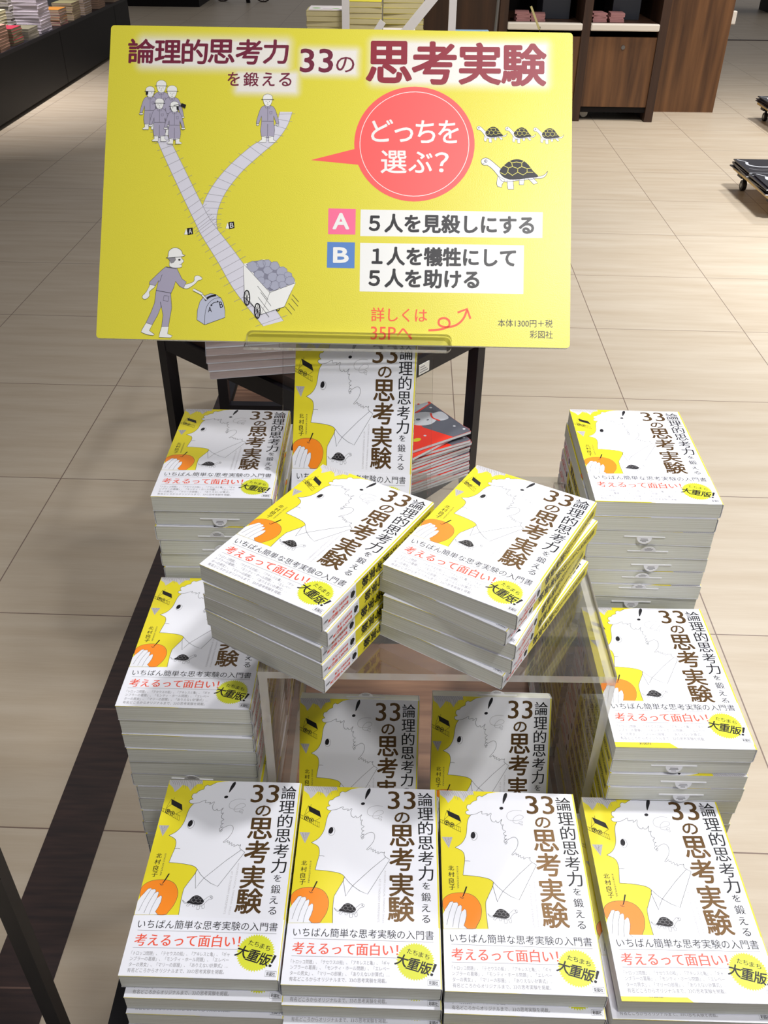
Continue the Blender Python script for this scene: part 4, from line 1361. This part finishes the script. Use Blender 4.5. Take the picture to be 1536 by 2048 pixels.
# upright books at the back of the counter
for i, c in enumerate(('stock_blue', 'stock_cyan', 'stock_yellow', 'stock_yellow', 'stock_blue', 'stock_orange', 'stock_white', 'stock_rose')):
    mb = MB()
    mb.box(-0.07, 0.07, -0.012, 0.012, 0, 0.21, 'edge_grey', None, {2: c, 5: c, 3: c})
    o = mb.build('book')
    o.location = (-3.50 + i * 0.030, 7.3 + i * 0.13, CZ + 0.06)
    o.rotation_euler = (R(-12), 0, 0.15)
    tag(o, f'{c[6:]} book standing upright on the black counter, {NUM[i].replace("lowest", "first")} from the photo edge', 'book', 'upright books on the black counter')
mb = MB(); mb.box(-3.58, -3.22, 7.15, 8.4, CZ, CZ + 0.06, 'far_dark')
tag(mb.build('book_riser'), 'dark low riser under the upright books on the counter', 'riser')

# ------------------------------------------------------------------ far dark units and a wheeled cart
mb = MB(); mb.box(-4.6, -2.62, 13.9, 15.2, 0.0, 0.9, 'void_black', None)
tag(mb.build('far_counter'), 'very dark counter block far away at the top left', 'counter')
t = empty('wheeled_cart', (-2.05, 14.6, 0))
tag(t, 'thin wheeled cart frame standing far back at the top edge', 'cart')
for x in (-0.36, 0.22):
    mb = MB()
    for k in range(20):
        a0, a1 = 2 * math.pi * k / 20, 2 * math.pi * (k + 1) / 20
        mb.tube((x + 0.13 * math.cos(a0), 0, 0.135 + 0.13 * math.sin(a0)), (x + 0.13 * math.cos(a1), 0, 0.135 + 0.13 * math.sin(a1)), 0.010, 'far_dark', 6)
    for k in range(4):
        a0 = math.pi * k / 4
        mb.tube((x + 0.12 * math.cos(a0), 0, 0.135 + 0.12 * math.sin(a0)), (x - 0.12 * math.cos(a0), 0, 0.135 - 0.12 * math.sin(a0)), 0.004, 'far_dark', 5)
    mb.build('wheel', t)
mb = MB(); mb.bar((-0.36, 0, 0.14), (0.22, 0, 0.6), 0.02, 0.02, 'hub_grey'); mb.bar((0.22, 0, 0.14), (0.05, 0, 0.9), 0.02, 0.02, 'hub_grey'); mb.build('frame', t)
mb = MB(); mb.bar((0.02, -0.1, 0.0), (-0.05, -0.1, 0.7), 0.07, 0.05, 'void_black'); mb.build('support_leg', t)

# ------------------------------------------------------------------ mid display table with book stacks and white easels
t = empty('feature_table', (0.16, 6.45, 0))
tag(t, 'book display table just behind the top edge of the yellow sign', 'table')
mb = MB(); mb.box(-0.68, 0.70, -0.35, 0.45, 0.53, 0.56, 'stock_khaki'); mb.build('tabletop', t)
for sx in (-0.6, 0.62):
    for sy in (-0.28, 0.38):
        mb = MB(); mb.box(sx - 0.02, sx + 0.02, sy - 0.02, sy + 0.02, 0, 0.53, 'far_dark'); mb.build('leg', t)
FT = 'books on the feature table'
small_stack(-0.405, 6.30, 0.56, 9, 'stock_khaki', 'edge_cream', 0.22, 0.20, 0.028, 'left cream stack on the feature table', FT)
mb = MB()
mb.box(-0.105, 0.105, -0.10, 0.10, 0, 0.006, 'stock_white')
A = Art(mb, lambda u, v, h: (u * 0.001, v * 0.001, (6 + h) * 0.001), 0.1)
A.ell((-60, -30), 26, 20, 'stock_green', 1); A.ell((60, -40), 24, 16, 'stock_green', 1); A.stroke([(-20, -60), (40, -70)], 8, 'ink_black', 1)
o = mb.build('book'); o.location = (-0.40, 6.30, 0.8165)
tag(o, 'white book with green dots lying on the left cream stack', 'book')
small_stack(-0.16, 6.34, 0.56, 10, ('stock_khaki', 'stock_yellow'), 'edge_cream', 0.20, 0.20, 0.030, 'middle cream stack between the white easels', FT)
small_stack(0.05, 6.30, 0.56, 6, ('stock_yellow', 'stock_white'), 'edge_cream', 0.20, 0.18, 0.024, 'yellow and white stack between the white easels', FT)
small_stack(0.08, 6.60, 0.56, 11, ('stock_khaki', 'stock_yellow'), 'edge_cream', 0.26, 0.18, 0.030, 'rear yellow stack behind the white easels', FT)
small_stack(0.50, 6.30, 0.56, 5, ('stock_cyan', 'stock_blue', 'stock_white'), 'edge_grey', 0.24, 0.18, 0.028, 'blue stack right of the white easels', FT)
for i, (xa, xb, xd) in enumerate(((-0.275, -0.275, -0.06), (0.37, 0.34, 0.02))):
    t = empty('white_easel', (0, 6.14, 0.568))
    tag(t, ('white easel with an upright post left of the yellow books' if i == 0 else 'white easel with a slanting arm right of the yellow books'), 'easel', 'white easels on the feature table')
    mb = MB(); mb.bar((xa, 0, 0), (xb + (0.03 if i else 0), 0, 0.42), 0.045, 0.03, 'white_frame', (0, 1, 0)); mb.build('post', t)
    mb = MB()
    if i == 0:
        mb.bar((-0.19, 0.02, 0), (-0.05, 0.02, 0.20), 0.04, 0.02, 'white_frame', (0, 1, 0))
    else:
        mb.bar((-0.02, 0.02, 0.02), (0.28, 0.02, 0.36), 0.055, 0.02, 'white_frame', (0, 1, 0))
    mb.build('arm', t)
mb = MB(); mb.tube((0.640, 6.22, 0.56), (0.655, 6.22, 1.05), 0.009, 'pole_grey')
tag(mb.build('sign_pole'), 'thin grey pole rising beside the blue stack', 'pole')
mb = MB(); mb.tube((0.93, 6.3, 0.0), (0.93, 6.3, 0.735), 0.003, 'far_dark', 6); mb.bar((0.927, 6.3, 0.72), (0.862, 6.3, 0.845), 0.016, 0.012, 'stock_khaki')
tag(mb.build('price_clip'), 'small pale clip on a thin wire in front of the walnut cabinet', 'clip')

# ------------------------------------------------------------------ walnut cabinet with kiosk openings
CY = 7.2
t = empty('walnut_cabinet', (0, CY, 0))
tag(t, 'walnut service cabinet with two open bays and white shelves', 'cabinet')
mb = MB()
for x in (0.13, 0.80, 1.395, 1.945):
    mb.box(x - 0.03, x + 0.03, 0.0, 0.75, 0.0, 1.5, 'walnut_dark')
mb.build('upright', t)
mb = MB(); mb.box(0.1, 1.97, 0.74, 0.76, 0.05, 1.5, 'void_black'); mb.build('back_panel', t)
mb = MB(); mb.box(0.1, 1.975, 0.0, 0.74, 1.48, 1.52, 'walnut'); mb.build('top_panel', t)
mb = MB(); mb.box(0.16, 0.77, 0.02, 0.05, 0.06, 1.48, 'walnut_dark'); mb.build('side_panel', t)
for x0, x1 in ((0.83, 1.365), (1.425, 1.915)):
    mb = MB(); mb.box(x0, x1, 0.02, 0.04, 0.10, 0.565, 'walnut')
    d_ = mb.build('door', t)
    mb = MB(); mb.tube((x0 + (x1 - x0) * 0.52, 0.02, 0.50), (x0 + (x1 - x0) * 0.52, 0.012, 0.50), 0.014, 'pole_grey', 12); mb.build('lock', d_)
    mb = MB(); mb.box(x0, x1, 0.03, 0.73, 0.06, 0.10, 'void_black'); mb.build('floor_panel', t)
    mb = MB(); mb.box(x0 - 0.0, x1 + 0.0, -0.012, 0.045, 0.606, 0.652, 'shelf_white'); mb.box(x0, x1, 0.045, 0.72, 0.612, 0.652, 'walnut_dark'); mb.build('shelf', t, bevel=0.008)  # dark rear part paints in the shade deep in the bay
mb = MB(); mb.tube((1.475, 0.10, 0.04), (1.475, 0.14, 0.04), 0.03, 'hub_grey', 14); mb.build('caster', t)
SZ = 0.653
for i, (x, w_) in enumerate(((1.20, 0.20), (1.71, 0.20))):
    mb = MB()
    mb.box(-w_ / 2, w_ / 2, 0, 0.3, 0, 0.34, 'machine_blue')
    mb.box(-w_ / 2 + 0.01, -w_ / 2 + 0.06, -0.001, 0, 0.235, 0.242, 'ink_grey')
    mb.tube((w_ / 2 - 0.04, -0.002, 0.15), (w_ / 2 - 0.04, 0, 0.15), 0.012, 'void_black', 10)
    o = mb.build('printer', None, 0.008)
    o.location = (x, CY + 0.22, SZ)
    tag(o, f'dark blue machine on the {"left" if i == 0 else "right"} white shelf of the walnut cabinet', 'machine', 'machines in the walnut cabinet')
for i, (x, n_) in enumerate(((0.945, 5), (1.055, 4), (1.49, 5), (1.62, 5))):
    for k in range(n_):
        mb = MB(); mb.box(-0.05, 0.05, -0.07, 0.07, 0, 0.011, 'form_pink')
        o = mb.build('paper_pad')
        o.location = (x + random.uniform(-1, 1) * 0.004, CY + 0.13, SZ + 0.0115 * k)
        o.rotation_euler = (0, 0, random.uniform(-0.1, 0.1))
        tag(o, f'pink paper pad {NUM[k] if k == 0 else NUM[k] + " from the bottom"} of the {["far left", "second", "third", "far right"][i]} cabinet pile', 'pad', 'pink pads in the walnut cabinet')
# tall walnut panel beside it
mb = MB(); mb.box(2.06, 2.545, 7.58, 8.1, 0.0, 2.6, 'walnut', None, {0: 'void_black'})
tag(mb.build('walnut_pillar'), 'tall walnut clad pillar right of the service cabinet', 'pillar')
mb = MB(); mb.box(-0.035, 0.035, -0.02, 0.02, 0.0, 0.09, 'shelf_white')
o = mb.build('wall_box', None, 0.006); o.location = (2.582, 7.72, 0.60)
tag(o, 'small white box fixed to the side of the walnut pillar', 'box')


# ------------------------------------------------------------------ low dollies with black magazines at the right edge
def dolly(x, y, w_, d_, label, n, where):
    t = empty('dolly', (x, y, 0))
    tag(t, label, 'dolly', 'low dollies with black magazines')
    mb = MB(); mb.box(0, w_, 0, d_, 0.105, 0.125, 'pale_board'); mb.build('deck', t)
    for cx_, cy_ in ((0.06, 0.06), (w_ - 0.06, 0.06), (0.06, d_ - 0.06), (w_ - 0.06, d_ - 0.06)):
        mb = MB(); mb.box(cx_ - 0.035, cx_ + 0.035, cy_ - 0.035, cy_ + 0.035, 0.075, 0.105, 'black_metal'); mb.tube((cx_, cy_, 0.05), (cx_, cy_, 0.08), 0.01, 'black_metal')
        b_ = mb.build('caster_bracket', t)
        mb = MB(); mb.tube((cx_ - 0.012, cy_, 0.029), (cx_ + 0.012, cy_, 0.029), 0.029, 'rubber_black', 18)
        mb.tube((cx_ - 0.0135, cy_, 0.029), (cx_ + 0.0135, cy_, 0.029), 0.013, 'hub_grey', 14)
        mb.build('wheel', b_)
    mb = MB(); mb.box(-0.115, 0.115, -0.15, 0.15, 0, 0.006, 'magazine_black', None, {2: 'magazine_white'})
    A = Art(mb, lambda u, v, h: (u * 0.001, v * 0.001, (6 + h) * 0.001), 0.1)
    A.stroke(sm([(-60, 80), (-70, 20), (-20, -20), (60, -10), (80, 40)], 4), 16, 'magazine_white', 1)
    A.stroke(sm([(-90, -60), (-40, -90), (30, -80)], 4), 6, 'ink_grey', 1)
    A.stroke([(-100, 130), (-60, 90)], 8, 'magazine_white', 1)
    me = mb.mesh('magazine')
    for j in range(2):
        for r_ in range(2):
            for i in range(n):
                o = link('magazine', me)
                o.location = (x + 0.105 + 0.24 * r_ + random.uniform(-1, 1) * 0.012, y + 0.155 + 0.31 * j + random.uniform(-1, 1) * 0.01, 0.1255 + 0.0064 * i)
                o.rotation_euler = (0, 0, random.uniform(-0.06, 0.06))
                tag(o, f'black magazine {NUM[i] if i == 0 else NUM[i] + " from the bottom"} in the {["near", "far"][j]} {["left", "right"][r_]} pile, {where} dolly', 'magazine', 'black magazines on the dollies')


dolly(2.03, 4.86, 0.55, 0.62, 'low wheeled dolly piled with black magazines at the right edge', 6, 'nearer')
dolly(2.80, 6.75, 0.55, 0.62, 'low wheeled dolly with black magazines, partly seen at the upper right edge', 6, 'farther')
# bench legs in the distance at the top right
t = empty('far_bench', (3.9, 14.3, 0))
tag(t, 'dark bench far away at the top right corner', 'bench')
mb = MB(); mb.box(-0.5, 1.6, -0.3, 0.4, 0.36, 0.46, 'void_black'); mb.build('seat', t)
for x in (-0.35, 0.5, 1.4):
    mb = MB(); mb.box(x - 0.05, x + 0.05, -0.2, 0.3, 0.0, 0.36, 'void_black'); mb.build('leg', t)
